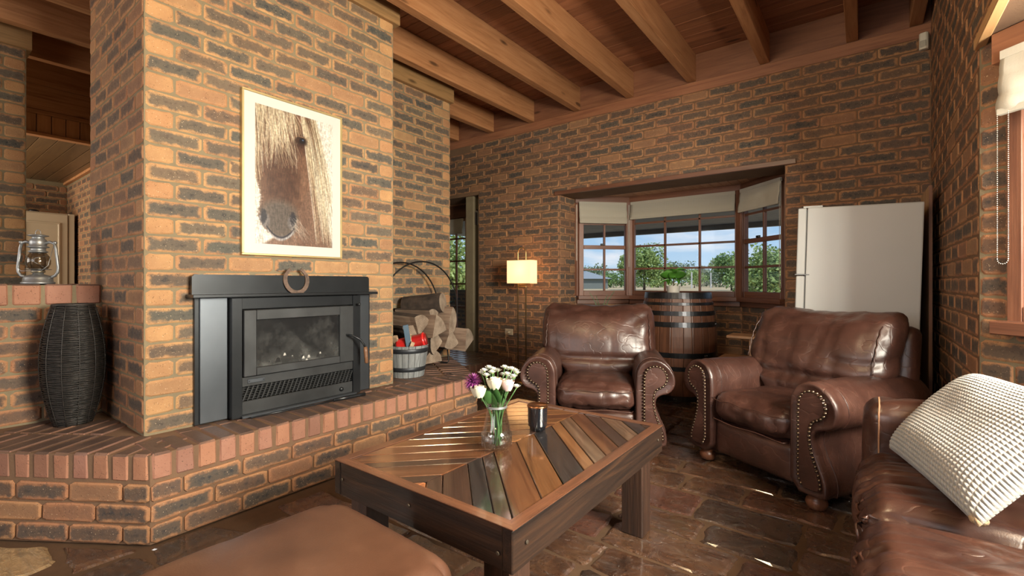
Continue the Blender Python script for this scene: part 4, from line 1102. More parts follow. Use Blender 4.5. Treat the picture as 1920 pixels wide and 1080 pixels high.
bm = bmesh.new(); lathe(bm, [(.0335, .012), (.051, .030), (.052, .045), (.044, .09), (.0005, .09)], 36, caps=False); bm_obj('water', bm, clear_glass('water_clear', (.98, .99, .985), 1.33), t, smooth=True)
bm = bmesh.new(); tube(bm, [(.0385*math.cos(a), .0385*math.sin(a), .158) for a in [2*PI*k/24 for k in range(24)]], .0022, 6, closed=True); tube(bm, [(.0385*math.cos(a), .0385*math.sin(a), .1625) for a in [2*PI*k/24 for k in range(24)]], .0018, 6, closed=True)
bm_obj('wire_tie', bm, plain('tie_grey', (.30, .31, .32), .4, .7), t, smooth=True)
GST = plain('stem_green', (.055, .13, .035), .5); GLF = plain('leaf_green', (.045, .13, .03), .45, var=.3)
def stem_to(t, top, r=.0022, base=None):
    bx_, by_ = base or (R.uniform(-.018, .018), R.uniform(-.018, .018)); f = R.uniform(.1, .3)
    bm = bmesh.new(); pts = []
    for k in range(8):
        q = k/7; nk = min(1, q/.62); pts.append((bx_*(1-nk)+top[0]*.35*nk+(top[0]*.65)*max(0, (q-.62)/.38), by_*(1-nk)+top[1]*.35*nk+(top[1]*.65)*max(0, (q-.62)/.38), .014+(top[2]-.014)*q))
    tube(bm, pts, r, 6); return bm_obj('stem', bm, GST, t, smooth=True)
def petal(bm, M, L, W, curl, cup=.3, n=5):
    g = []
    for j in range(n+1):
        v = j/n; wdt = W*math.sin(PI*min(1, v*.80+.14))**.8
        row = []
        for i in (-1, 0, 1):
            row.append(bm.verts.new(M @ Vector((i*wdt/2, L*v*math.cos(curl*v), L*v*math.sin(curl*v)+cup*wdt*abs(i)))))
        g.append(row)
    for a, b in zip(g, g[1:]):
        for i in range(2): bm.faces.new((a[i], a[i+1], b[i+1], b[i]))
def flower_at(kind, pos, label, mats, group=None):
    t2 = thing('cut_flower' if kind != 'rose' else 'cut_rose', label, 'flower', (VX, VY, .461), R.uniform(0, .2), group)
    stem_to(t2, pos)
    c = Vector(pos); bm = bmesh.new()
    if kind == 'rose':
        for ring, (n, L, W, cu, r0) in enumerate(((3, .038, .032, 1.9, .003), (4, .042, .040, 1.70, .007), (5, .044, .044, 1.45, .012), (5, .042, .048, 1.10, .016))):
            for k in range(n):
                M = Matrix.Translation(c) @ Matrix.Rotation(2*PI*k/n+ring*.7, 4, 'Z') @ Matrix.Translation((0, r0, -.014)) @ Matrix.Rotation(PI/2-.25-ring*.14, 4, 'X')
                petal(bm, M, L, W, .35-ring*.12+.25, .35)
        bm_obj('petals', bm, mats[0], t2, smooth=True)
        bm = bmesh.new(); bmesh.ops.create_uvsphere(bm, u_segments=12, v_segments=8, radius=.0125, matrix=Matrix.Translation(c+Vector((0, 0, .004))) @ Matrix.Diagonal((1, 1, 1.35, 1))); bm_obj('bud_heart', bm, mats[1], t2, smooth=True)
        bm = bmesh.new()
        for k in range(4): petal(bm, Matrix.Translation(c+Vector((0, 0, -.014))) @ Matrix.Rotation(k*PI/2, 4, 'Z') @ Matrix.Rotation(-.2, 4, 'X'), .028, .009, .5)
        bm_obj('sepals', bm, GLF, t2)
    elif kind == 'purple':
        for ring in range(6):
            n = 9+ring*2
            for k in range(n):
                M = Matrix.Translation(c) @ Matrix.Rotation(PI*.1, 4, 'Y') @ Matrix.Rotation(2*PI*k/n+ring*.4, 4, 'Z') @ Matrix.Rotation(1.45-ring*.42, 4, 'X')
                petal(bm, M, .036, .0075, -.25, .2, 3)
        bm_obj('petals', bm, mats[0], t2, smooth=True)
    else:
        for ring in range(3):
            n = 10-ring*2
            for k in range(n):
                M = Matrix.Translation(c) @ Matrix.Rotation(2*PI*k/n+ring*.3, 4, 'Z') @ Matrix.Rotation(.25+ring*.45, 4, 'X'); petal(bm, M, .0185-ring*.003, .0080, .2, .2, 2)
        bm_obj('petals', bm, mats[0], t2, smooth=True)
        bm = bmesh.new(); bmesh.ops.create_uvsphere(bm, u_segments=10, v_segments=6, radius=.006, matrix=Matrix.Translation(c+Vector((0, 0, .002))) @ Matrix.Diagonal((1, 1, .6, 1))); bm_obj('flower_eye', bm, mats[1], t2, smooth=True)
WH = plain('petal_white', (.74, .76, .72), .6, var=.05); CR = plain('petal_cream', (.72, .66, .50), .6, var=.08); PKI = plain('petal_blush', (.70, .50, .47), .6, var=.12)
PU = plain('petal_purple', (.20, .03, .16), .55, var=.3); GE = plain('flower_eye_green', (.35, .42, .18), .6); PKH = plain('petal_pink', (.62, .36, .38), .6)
# offsets: camera right is (.8,.6), away is (-.6,.8)
def off(r, a, z): r = r*1.12-.016; return (.8*r-.6*a, .6*r+.8*a, z)
flower_at('rose', off(.006, -.030, .245), 'large cream rose with a blush heart at the front of the bouquet', (CR, PKI))
flower_at('rose', off(.050, -.012, .235), 'pink rosebud at the right of the cream rose in the bouquet', (PKI, PKH))
flower_at('rose', off(-.048, -.020, .215), 'yellow-cream rose low at the left side of the bouquet', (CR, CR))
flower_at('purple', off(-.066, .012, .252), 'dark purple spiky chrysanthemum at the left of the bouquet', (PU,))
WL = 'small white button daisy among the loose white daisies of the vase bouquet'
for (r, a, z) in ((-.028, .0, .292), (-.012, .02, .300), (.004, .004, .296), (-.035, .025, .280), (-.02, -.02, .278), (.018, .03, .286), (-.002, -.012, .288),
                  (.042, .01, .302), (.055, .03, .292), (.066, .0, .298), (.078, .015, .288), (.070, -.02, .272), (.086, .03, .276), (.050, -.02, .282), (.082, -.02, .235), (.040, .03, .27), (.062, .02, .26)):
    flower_at('daisy', off(r, a, z), WL, (WH, GE), 'white button daisies in the vase')
t = thing('bouquet_leaves', 'glossy green leaves under the roses of the bouquet', 'leaves', (VX, VY, .461))
for (r, a, z, ro, L) in ((-.01, -.028, .175, -2.6, .05), (.022, -.028, .18, 3.3, .055), (-.03, -.01, .18, -1.8, .05), (.04, .0, .185, 2.6, .045), (.0, .02, .19, .3, .05), (-.02, .02, .185, -.7, .045), (.012, -.03, .165, 3.0, .05)):
    bm = bmesh.new(); p = off(r, a, z); petal(bm, Matrix.Translation(p) @ Matrix.Rotation(ro, 4, 'Z') @ Matrix.Rotation(1.0, 4, 'X'), L*1.15, .032, .2, .15, 6); bm_obj('leaf', bm, GLF, t, smooth=True)
t = thing('candle_jar', 'black glass candle jar with a copper lid on the coffee table', 'candle', (-1.125, 1.675, .461))
BLK = plain('black_glass', (.008, .009, .012), .08, coat=.6, Specular_IOR_Level=.7)
bm = bmesh.new(); lathe(bm, [(.034, 0), (.034, .012), (.0405, .016), (.0415, .02), (.0425, .094), (.0430, .096)], 40); bm_obj('jar', bm, BLK, t, smooth=True)
bm = bmesh.new(); lathe(bm, [(.0445, .0965), (.0455, .099), (.0455, .103), (.043, .106), (.041, .1045), (.0, .1045)], 40); bm_obj('lid', bm, plain('copper_lid', (.36, .17, .08), .22, .95), t, smooth=True)
# ------------------------------------------------------------------ fireplace
BS = plain('black_steel', (.020, .022, .025), .33, .5, var=.2, coat=.15); BSM = plain('brushed_steel', (.105, .115, .13), .36, .8, var=.12, scale=3)
BSD = plain('sooty_steel', (.035, .036, .038), .5, .4, var=.35); DK = plain('firebox_dark', (.012, .011, .011), .9)
T = thing('wood_heater', 'black steel built-in wood heater with a sooty glass door in the brick chimney', 'fireplace', (0, 0, 0))
X = -2.69
def fb(nm, y0, y1, z0, z1, xo, m, xi=0., bev=.002): return box2(nm, X+xi, X+xo, y0, y1, z0, z1, m, T, bev)
fb('surround_panel', .905, 1.940, .377, 1.02, .022, BS)
fb('side_panel', .925, 1.052, .382, 1.015, .034, BSM, .02); fb('side_panel', 1.835, 1.925, .382, 1.015, .034, BSM, .02)
fb('frame_upright', 1.056, 1.108, .380, 1.012, .075, BS, .02); fb('frame_upright', 1.776, 1.830, .380, 1.012, .075, BS, .02)
fb('frame_header', 1.108, 1.776, .952, 1.012, .068, BS, .02)
fb('fascia_strip', 1.108, 1.776, .540, .590, .070, BSD, .02); fb('fascia_strip', 1.108, 1.776, .392, .462, .066, BSD, .02)
fb('ash_lip', 1.10, 1.79, .378, .392, .095, BSM, .02)
# mantel hood
hood = fb('mantel_shelf', .872, 1.945, 1.018, 1.034, .105, BS); 
bm = bmesh.new(); prism(bm, [(.885, 1.034), (1.915, 1.034), (1.915, 1.122), (1.903, 1.134), (.897, 1.134), (.885, 1.122)], 0, .018); fixn(bm)
o_ = bm_obj('mantel_backplate', bm, BS, T); o_.matrix_local = Matrix(((0, 0, 1, X+.030), (1, 0, 0, 0), (0, 1, 0, 0), (0, 0, 0, 1)))
# door: four rails round the glass
dr = box2('door', X+.05, X+.085, 1.112, 1.176, .594, .947, BSD, T, .003)
for (a, b, c, d_) in ((1.676, 1.772, .594, .947), (1.176, 1.676, .594, .637), (1.176, 1.676, .892, .947)):
    bm = bmesh.new(); add_box(bm, (X+.0675, (a+b)/2, (c+d_)/2), (.035, b-a, d_-c), bev=.003); o_ = bm_obj('door_rail', bm, BSD, None); o_.parent = dr; o_.matrix_parent_inverse = dr.matrix_world.inverted() if False else Matrix.Translation(-Vector(dr.location))
def soot_mat():
    m, nt = newmat('sooty_glass'); c = coords(nt)
    sep = nodes(nt, 'ShaderNodeSeparateXYZ', {0: nt.nodes.new('ShaderNodeTexCoord').outputs['Generated']}).outputs
    n_ = noise_(nt, c, 9, 5, .7); f = math_(nt, 'ADD', n_, math_(nt, 'MULTIPLY', math_(nt, 'SUBTRACT', .55, sep[2]), .35))
    col = ramp(nt, f, [(.40, (.016, .016, .017)), (.68, (.045, .045, .044)), (.9, (.12, .118, .112))])
    op = ramp(nt, f, [(.3, .6), (.7, .95)])
    s = princ(nt, Base_Color=col, Roughness=.25, Coat_Weight=.4, Coat_Roughness=.06)
    tr = nodes(nt, 'ShaderNodeBsdfTransparent', {'Color': (.8, .8, .8)})
    finish(nt, nodes(nt, 'ShaderNodeMixShader', {0: op, 1: tr.outputs[0], 2: s}).outputs[0]); return m
g_ = box2('glass_pane', X+.064, X+.068, 1.172, 1.68, .632, .896, soot_mat(), T)
fb('firebox_back', 1.11, 1.775, .60, .95, .024, DK, .021)
ASH = plain('pale_ash', (.42, .40, .37), .95, var=.3, bumpk=.8, scale=30)
bm = bmesh.new()
for k in range(34):
    yy_ = R.uniform(1.19, 1.66); hgt = .05*math.exp(-((yy_-1.30)/.1)**2)+.045*math.exp(-((yy_-1.56)/.09)**2)+.018
    bmesh.ops.create_icosphere(bm, subdivisions=1, radius=R.uniform(.008, .02), matrix=Matrix.Translation((X+R.uniform(.035, .058), yy_, .637+R.uniform(0, hgt))))
tag(bm_obj('ash_bed', bm, ASH, T, smooth=True), 'pale ash and charred lumps behind the glass', kind='stuff')
bm = bmesh.new()
for k in range(9): bmesh.ops.create_icosphere(bm, subdivisions=1, radius=R.uniform(.014, .028), matrix=Matrix.Translation((X+.05, 1.25+k*.048, .645+R.uniform(0, .02))))
tag(bm_obj('charred_wood', bm, DK, T), kind='stuff')
# louvre grille: a dark slot with slanted fins
fb('grille_back', 1.11, 1.774, .462, .540, .040, DK, .03)
for k in range(27):
    bm = bmesh.new(); add_box(bm, (0, 0, 0), (.026, .0045, .078)); o_ = bm_obj('grille_fin', bm, BSD, T, (X+.052, 1.128+k*.0245, .501)); o_.rotation_euler = (TH(-22), 0, 0)
for k in range(6): box2('grille_wire', X+.056, X+.058, 1.11, 1.774, .470+k*.012, .472+k*.012, BSD, T)
fb('name_plate', 1.135, 1.225, .556, .578, .074, BSM, .069)
bm = bmesh.new()
for s in (1.143, 1.217): lathe(bm, [(.004, 0), (.003, .002), (0, .0025)], 8, caps=False); bmesh.ops.transform(bm, matrix=Matrix.Translation((X+.074, s, .567)) @ Matrix.Rotation(PI/2, 4, 'Y'), verts=bm.verts[-24:])
tag(bm_obj('rivet', bm, BS, T), kind='stuff')
bm = bmesh.new(); lathe(bm, [(.013, 0), (.013, .010), (.010, .016), (0, .016)], 16); bm_obj('air_knob', bm, BS, T, (X+.064, 1.695, .425), (0, PI/2, 0), True)
bm = bmesh.new(); tube(bm, [(X+.06, 1.80, .955), (X+.10, 1.80, .955)], .004, 8); bmesh.ops.create_uvsphere(bm, u_segments=10, v_segments=8, radius=.010, matrix=Matrix.Translation((X+.105, 1.80, .955))); bm_obj('damper_knob', bm, BS, T, smooth=True)
bm = bmesh.new(); tube(bm, [(X+.085, 1.722, .765), (X+.115, 1.722, .765), (X+.135, 1.74, .758), (X+.150, 1.775, .735), (X+.155, 1.80, .700), (X+.155, 1.808, .68)], .0065, 8); hd = bm_obj('door_handle', bm, BS, T, smooth=True)
bm = bmesh.new(); lathe(bm, [(.010, -.105), (.013, -.098), (.0115, -.07), (.013, -.066), (.0115, -.06), (.014, -.03), (.011, 0)], 14); gw = bm_obj('wooden_grip', bm, wood('grip_wood', (.07, .03, .015), (.17, .08, .04), (.24, .12, .06), 'Z', .4, 20, False), None, None, None, True); gw.parent = hd; gw.location = (X+.155, 1.810, .685); gw.rotation_euler = (TH(5), 0, 0)
# poker on the hearth
t = thing('fire_poker', 'thin black fire poker lying on the sooty hearth before the heater', 'poker', (0, 0, HT+.008))
bm = bmesh.new(); tube(bm, [(-2.565, 1.13, 0), (-2.555, 1.30, .001), (-2.545, 1.50, .001), (-2.54, 1.60, .002)], .0045, 6); bm_obj('rod', bm, BS, t, smooth=True)
bm = bmesh.new(); tube(bm, [(-2.54, 1.59, .004), (-2.535, 1.68, .004), (-2.53, 1.76, .004), (-2.527, 1.80, .004)], [.009, .011, .010, .013], 8); bm_obj('handle', bm, BS, t, smooth=True)
# horseshoe
t = thing('horseshoe', 'rusty horseshoe standing open-end up on the black mantel shelf', 'horseshoe', (X+.062, 1.412, 1.036), 0)
bm = bmesh.new(); P = []; 
for k in range(31):
    a = TH(-238)+TH(296)*k/30; r = .066; P.append((0, r*math.cos(a)*(1.0 if math.sin(a) < .3 else 1-.22*(math.sin(a)-.3)), .074+r*math.sin(a)*1.12))
for k, p in enumerate(P):
    q = Vector(P[min(k+1, 30)])-Vector(P[max(k-1, 0)]); q.normalize(); nrm_ = Vector((0, -q.z, q.y)); w_ = .0115*(1 if 3 < k < 27 else .75)
    for s, xx in ((-1, -.004), (1, -.004), (1, .004), (-1, .004)): bm.verts.new((xx, p[1]+nrm_.y*w_*s, p[2]+nrm_.z*w_*s))
bm.verts.ensure_lookup_table()
for k in range(30):
    for j in range(4): a, b = k*4+j, k*4+(j+1) % 4; bm.faces.new((bm.verts[a], bm.verts[b], bm.verts[b+4], bm.verts[a+4]))
bm.faces.new([bm.verts[j] for j in (3, 2, 1, 0)]); bm.faces.new([bm.verts[120+j] for j in range(4)]); fixn(bm)
RUST = plain('rusted_iron', (.13, .085, .065), .75, .35, var=.4, bumpk=.8, bscale=90, scale=40); bm_obj('shoe', bm, RUST, t, None, (0, TH(-7), 0))

# ------------------------------------------------------------------ framed horse photograph
t = thing('framed_picture', 'gold-framed photograph of a pale-maned horse face on the chimney', 'picture', (X, 1.1255, 1.244))
W_, H_ = .602, .902
GOLD = plain('gilt_frame', (.55, .42, .20), .35, .6)
for (y0, y1, z0, z1) in ((0, W_, 0, .011), (0, W_, H_-.011, H_), (0, .011, .011, H_-.011), (W_-.011, W_, .011, H_-.011)): box2('frame_side', .0, .030, y0, y1, z0, z1, GOLD, t, .002)
nu, nv = 240, 360
img = np.ones((nv, nu, 3), np.float32)*np.array([.93, .92, .90], np.float32)
U, Vv = np.meshgrid((np.arange(nu)+.5)/nu, (np.arange(nv)+.5)/nv)      # v down
rs = np.random.RandomState(4)
def smooth(a, k):
    for _ in range(k): a = (a+np.roll(a, 1, 0)+np.roll(a, -1, 0)+np.roll(a, 1, 1)+np.roll(a, -1, 1))/5
    return a
n_f = smooth(rs.rand(nv, nu).astype(np.float32), 3); n_f = (n_f-n_f.mean())/n_f.std()
n_b = smooth(rs.rand(nv, nu).astype(np.float32), 40); n_b = (n_b-n_b.mean())/n_b.std()
n_v = rs.rand(nv//1, nu).astype(np.float32)
for _ in range(14): n_v = (n_v+np.roll(n_v, 1, 0)+np.roll(n_v, -1, 0))/3
n_v = (n_v-n_v.mean())/n_v.std()
# print area inside the white mount
pu0, pu1, pv0, pv1 = .106, .905, .060, .937
def XY(u, v): return (u-pu0)/(pu1-pu0), (v-pv0)/(pv1-pv0)
PX, PY = XY(U, Vv); ins = (PX > 0) & (PX < 1) & (PY > 0) & (PY < 1)
pic = np.ones_like(img)*np.array([.93, .90, .86], np.float32)
def blend(mask, col):
    global pic
    m = np.clip(mask, 0, 1)[..., None]; pic = pic*(1-m)+np.array(col, np.float32)*m
def soft(d, w_): return np.clip(.5-d/w_, 0, 1)
def el(x, y, a, b): return ((PX-x)/a)**2+((PY-y)/b)**2-1
# neck behind, lower right
nl = np.interp(PY, [0, .3, .5, .7, .85, 1], [.74, .74, .66, .46, .44, .10]); nr_ = np.interp(PY, [0, .3, .6, .8, 1], [.78, .80, .84, .92, 1.0])
blend(soft(np.maximum(nl-PX, PX-nr_), .06)*.85*(PY > .25), (.52, .37, .29)); blend(soft(np.abs(PX-.60)-.04, .16)*(PY > .6)*.45, (.38, .25, .19))
# head
hl = np.interp(PY, [0, .40, .55, .66, .74, .80, .87, .92, .96], [-.08, -.06, .02, .07, .05, .03, .08, .16, .28])
hr = np.interp(PY, [0, .10, .25, .50, .62, .72, .80, .88, .93, .96], [.66, .71, .73, .70, .62, .53, .52, .50, .44, .36])
head = soft(np.maximum(hl-PX, PX-hr)+n_f*.006, .035)*(PY < .962)
blend(head, (.53, .39, .31))
blend(head*np.clip(.45+.28*n_b+.12*n_f, 0, .75)*np.clip(1.25-np.abs(PX-.36)*2.4, 0, 1)*(PY > .2), (.38, .25, .19))
blend(head*soft(np.abs(PX-.60)-.03, .14)*(PY > .22)*(PY < .66)*.55, (.66, .50, .40))
blend(head*soft(el(.33, .50, .20, .26), 1.)*.55, (.33, .21, .16)); blend(head*soft(el(.56, .20, .15, .10), 1.)*.6, (.34, .22, .17))
# muzzle
blend(head*soft(el(.29, .82, .27, .15), .7)*.85, (.47, .42, .385))
blend(head*soft(np.abs(((PX-.29)/.245)**2+((PY-.835)/.115)**2-1)-.08, .45)*(PY > .80)*.85, (.86, .87, .90))
blend(soft(el(.29, .80, .155, .105), .5)*.85, (.42, .37, .34))
for nx_ in (.095, .455): blend(soft(el(nx_+(.02 if nx_ < .3 else -.02), .83, .05, .05), .9)*.5, (.60, .58, .60)); blend(soft(el(nx_, .80, .036, .050)+n_f*.1, .9)*.95, (.20, .18, .21))
my = .945-.075*((PX-.30)/.17)**2; blend(soft(np.abs(PY-my)-.006, .012)*(np.abs(PX-.30) < .17), (.15, .14, .19)); blend(soft(np.abs(PY-my-.018)-.006, .016)*(np.abs(PX-.30) < .16)*.8, (.86, .86, .88))
# strands
def strand(x0, y0, x1, y1, bend, w_, col, al):
    tt = (PY-y0)/(y1-y0); xc_ = x0+(x1-x0)*tt+bend*np.sin(tt*PI); ww = w_*(1-.75*np.clip(tt, 0, 1))
    blend(soft(np.abs(PX-xc_)-ww, .009)*((tt > 0) & (tt < 1))*al, col)
shades = [(.90, .85, .74), (.78, .70, .58), (.95, .92, .86), (.66, .55, .44), (.86, .80, .68), (.50, .38, .29)]
for k in range(230):
    c_ = rs.choice([-.02, .05, .12, .20, .27, .34, .42]); x0 = c_+rs.normal()*.028; tip = c_+rs.choice([-.03, .03, .10, .16])*(.5+abs(c_)*1.3)+rs.normal()*.012
    y1 = {-.02: .60, .05: .46, .12: .36, .20: .42, .27: .33, .34: .40, .42: .22}[c_]*rs.uniform(.55, 1.06); strand(x0, -.02, tip, y1, rs.uniform(-.02, .03), rs.uniform(.002, .010), shades[rs.randint(6)], rs.uniform(.4, .9))
for k in range(26): strand(rs.uniform(0, .4), rs.uniform(0, .15), rs.uniform(.08, .56), rs.uniform(.3, .46), rs.uniform(-.05, .05), .0022, (.92, .86, .74), .8)
for k in range(150):
    x0 = rs.uniform(.56, .76); x1 = .80+(x0-.56)*1.0+rs.normal()*.025; y1 = rs.uniform(.55, 1.02); strand(x0, rs.uniform(-.02, .06), x1, y1, rs.uniform(-.01, .035), rs.uniform(.003, .010), shades[rs.randint(5)], rs.uniform(.4, .9))
for k in range(14): x0 = rs.uniform(.60, .72); strand(x0, 0, x0+.14, rs.uniform(.2, .6), .02, .005, (.40, .27, .19), .6)
for k in range(40): x0 = rs.uniform(.40, .55); strand(x0, rs.uniform(.78, .9), x0+rs.uniform(.05, .25), rs.uniform(.88, .98), 0, .0014, (.88, .85, .80), .55)
blend(soft(el(.565, .19, .075, .036), .7)*.8, (.22, .14, .11)); blend(soft(el(.575, .192, .038, .022)+n_f*.08, .6), (.06, .06, .09)); blend(soft(el(.583, .185, .012, .006), .8)*.8, (.45, .56, .72)); blend(soft(el(.54, .215, .09, .03), 1.2)*.5, (.25, .16, .12)); blend(soft(np.abs(PY-.160-1.2*(PX-.57)**2)-.004, .010)*(np.abs(PX-.57) < .075)*.8, (.72, .58, .46))
pic *= (1+.07*np.clip(n_v, -2, 2)+.05*np.clip(n_f, -2, 2))[..., None]
img = np.where(ins[..., None], pic, img); img = np.clip(img, .01, .97)
lin = np.where(img <= .04045, img/12.92, ((img+.055)/1.055)**2.4)
me = bpy.data.meshes.new('print'); V = []; F = []
for j in range(nv+1):
    zc = H_-.010-(H_-.020)*j/nv
    for i in range(nu+1): V.append((.022, .010+(W_-.02)*i/nu, zc))
for j in range(nv):
    for i in range(nu): a = j*(nu+1)+i; F.append((a, a+nu+1, a+nu+2, a+1))
me.from_pydata(V, [], F)
ca = me.color_attributes.new('print', 'FLOAT_COLOR', 'CORNER')
cc = np.ones((nv*nu, 4, 4), np.float32); cc[:, :, :3] = (lin*.60*(1-.25*(1-lin.mean(-1, keepdims=True)))).reshape(-1, 1, 3); ca.data.foreach_set('color', cc.ravel())
m, nt = newmat('photo_print'); at = nodes(nt, 'ShaderNodeAttribute', attribute_name='print').outputs['Color']; finish(nt, princ(nt, Base_Color=at, Roughness=.35, Coat_Weight=.25, Coat_Roughness=.08))
link('photo_print', me, m, t)
box2('backing_board', .002, .018, .008, W_-.008, .008, H_-.008, plain('backing', (.4, .35, .28), .8), t)

# ------------------------------------------------------------------ woven vase, lantern
WK = plain('black_wicker', (.018, .014, .012), .55, var=.5, bumpk=.6, bscale=40, scale=50)
t = thing('wicker_vase', 'tall black woven wicker floor vase on the hearth beside the chimney', 'vase', (-3.225, .555, HT), 0)
def wr(z): q = z/.605; return .062+.058*math.sin(PI*min(1, max(0, .04+q*.92)))**.9+.008*q
bm = bmesh.new(); lathe(bm, [(wr(z_)-.006, z_) for z_ in [k*.605/30 for k in range(31)]], 40, caps=False); bmesh.ops.create_circle(bm, cap_ends=True, segments=30, radius=wr(0)-.006, matrix=Matrix.Translation((0, 0, .002)))
bm_obj('inner_shell', bm, plain('wicker_inner', (.008, .007, .006), .9), t, smooth=True)
bm = bmesh.new(); rr = random.Random(3)
for k in range(118):
    z_ = .006+k*.00508; r0 = wr(z_); ph = rr.uniform(0, 6); N_ = 32
    tube(bm, [((r0+.0028*math.cos(a*8+PI*(k % 2)))*math.cos(a), (r0+.0028*math.cos(a*8+PI*(k % 2)))*math.sin(a), z_+.0022*math.sin(a*3+ph)) for a in [2*PI*j/N_ for j in range(N_)]], .0026, 4, closed=True)
tag(bm_obj('woven_strands', bm, WK, t, smooth=True), 'fine black woven wicker strands', kind='stuff')
for k in range(12):
    a = 2*PI*k/12; bm = bmesh.new(); tube(bm, [((wr(z_)+.0035)*math.cos(a), (wr(z_)+.0035)*math.sin(a), z_) for z_ in [j*.605/16 for j in range(17)]], .0020, 5); bm_obj('upright_stake', bm, WK, t, smooth=True)
bm = bmesh.new(); tube(bm, [(wr(.605)*math.cos(a), wr(.605)*math.sin(a), .605) for a in [2*PI*j/30 for j in range(30)]], .006, 6, closed=True); bm_obj('rim', bm, WK, t, smooth=True)
ZN = plain('galvanised_steel', (.25, .255, .26), .42, .8, var=.2, scale=12)
t = thing('hurricane_lantern', 'silver hurricane lantern with a glass globe on the low brick wall', 'lantern', (-3.515, .465, 1.085), TH(52))
k_ = 1.0
bm = bmesh.new(); lathe(bm, [(.074, 0), (.078, .004), (.078, .010), (.070, .014), (.068, .034), (.060, .044), (.040, .050), (.026, .054), (.024, .066)], 32); bm_obj('fuel_tank', bm, ZN, t, smooth=True)
bm = bmesh.new(); lathe(bm, [(.030, .062), (.034, .068), (.030, .074), (.024, .078)], 24); bm_obj('burner', bm, plain('burner_brass', (.2, .17, .12), .4, .8), t, smooth=True)
bm = bmesh.new(); lathe(bm, [(.030, .074), (.048, .088), (.057, .110), (.058, .130), (.052, .150), (.040, .166), (.036, .172)], 32, caps=False); bm_obj('globe', bm, clear_glass('lantern_globe', (.55, .50, .44), 1.5), t, smooth=True)
bm = bmesh.new(); lathe(bm, [(.030, .082), (.036, .11), (.034, .14), (.026, .168)], 20); bm_obj('globe_core', bm, plain('smoked_inner', (.18, .13, .09), .35, .2), t, smooth=True)
bm = bmesh.new(); lathe(bm, [(.036, .170), (.045, .174), (.046, .178), (.036, .182), (.036, .196), (.052, .200), (.052, .203), (.040, .208), (.042, .226), (.038, .240), (.030, .248), (.028, .256), (.050, .262), (.050, .265), (.024, .270), (.0, .271)], 28); bm_obj('hood', bm, ZN, t, smooth=True)
for s in (-1, 1):
    bm = bmesh.new(); tube(bm, [(s*.030, 0, .222), (s*.060, 0, .230), (s*.082, 0, .222), (s*.090, 0, .195), (s*.102, 0, .090), (s*.100, 0, .066), (s*.086, 0, .046), (s*.060, 0, .036)], .0078, 10); bm_obj('side_tube', bm, ZN, t, smooth=True)
    bm = bmesh.new(); bmesh.ops.create_uvsphere(bm, u_segments=10, v_segments=8, radius=.010, matrix=Matrix.Translation((s*.086, 0, .226))); bm_obj('bail_ear', bm, ZN, t, smooth=True)
bm = bmesh.new(); tube(bm, [(.014*math.cos(a), 0, .270+.022*math.sin(a)+.004) for a in [PI*k/10-.2 for k in range(13)]], .0016, 6); bm_obj('top_loop', bm, ZN, t, smooth=True)
bm = bmesh.new()
for s in (-1, 1): tube(bm, [(s*.058, -.01, .078), (s*.02, -.056, .115), (-s*.02, -.057, .14), (-s*.056, -.012, .155)], .0013, 5)
tube(bm, [(.060*math.cos(a), .060*math.sin(a), .080) for a in [2*PI*j/24 for j in range(24)]], .0014, 5, closed=True); bm_obj('globe_guard', bm, ZN, t, smooth=True)
bm = bmesh.new(); tube(bm, [(-.086, -.005, .226), (-.070, -.03, .15), (-.075, -.045, .09), (-.05, -.06, .07), (.05, -.06, .072), (.076, -.045, .10), (.086, -.005, .226)], .0016, 6); bm_obj('bail_handle', bm, ZN, t, smooth=True)
t.scale = (.86, .86, .98)

# ------------------------------------------------------------------ tub of kindling
TUBW = wood('weathered_stave', (.12, .125, .13), (.22, .23, .235), (.33, .34, .34), 'Z', .6, 18, knots=False, bumpk=.4); BAND = plain('tub_band', (.035, .038, .045), .45, .5)
t = thing('half_barrel_tub', 'grey stave tub with two black bands on the hearth, full of kindling', 'tub', (-2.835, 2.405, HT), 0)
def tr_(z): return .128+.036*z/.24
for k in range(20):
    a0, a1 = 2*PI*k/20+.012, 2*PI*(k+1)/20-.012; bm = bmesh.new(); vs = []
    for z_ in (0, .08, .16, .24):
        for r, a in ((tr_(z_), a0), (tr_(z_)+.001, (a0+a1)/2), (tr_(z_), a1), (tr_(z_)-.012, a1), (tr_(z_)-.012, a0)): vs.append(bm.verts.new((r*math.cos(a), r*math.sin(a), z_)))
    for j in range(3):
        for i in range(5): bm.faces.new((vs[j*5+i], vs[j*5+(i+1) % 5], vs[j*5+5+(i+1) % 5], vs[j*5+5+i]))
    bm.faces.new(vs[4::-1]); bm.faces.new(vs[15:]); bm_obj('stave', bm, TUBW, t)
bm = bmesh.new(); bmesh.ops.create_circle(bm, cap_ends=True, segments=24, radius=.118, matrix=Matrix.Translation((0, 0, .02))); bm_obj('bottom', bm, TUBW, t)
for z0, z1 in ((.045, .078), (.185, .220)):
    bm = bmesh.new(); lathe(bm, [(tr_(z0)+.001, z0), (tr_(z0)+.004, z0+.002), (tr_(z1)+.004, z1-.002), (tr_(z1)+.001, z1)], 40, caps=False); bm_obj('band', bm, BAND, t, smooth=True)
bm = bmesh.new(); tube(bm, [(.155*math.cos(a), .155*math.sin(a)*.35-.12, .23+.05*math.sin(a)) for a in [PI*.55+k*.12 for k in range(12)]], .003, 6); bm_obj('wire_handle', bm, ZN, t, smooth=True)
KD = wood('kindling_wood', (.28, .17, .10), (.45, .31, .20), (.58, .43, .30), 'X', .8, 14, knots=False)
RED = plain('red_paint', (.55, .022, .020), .28, var=.1, coat=.4)
t = thing('red_canister', 'red cylindrical canister lying tilted in the grey kindling tub', 'canister', (-2.80, 2.43, HT+.235), TH(20))
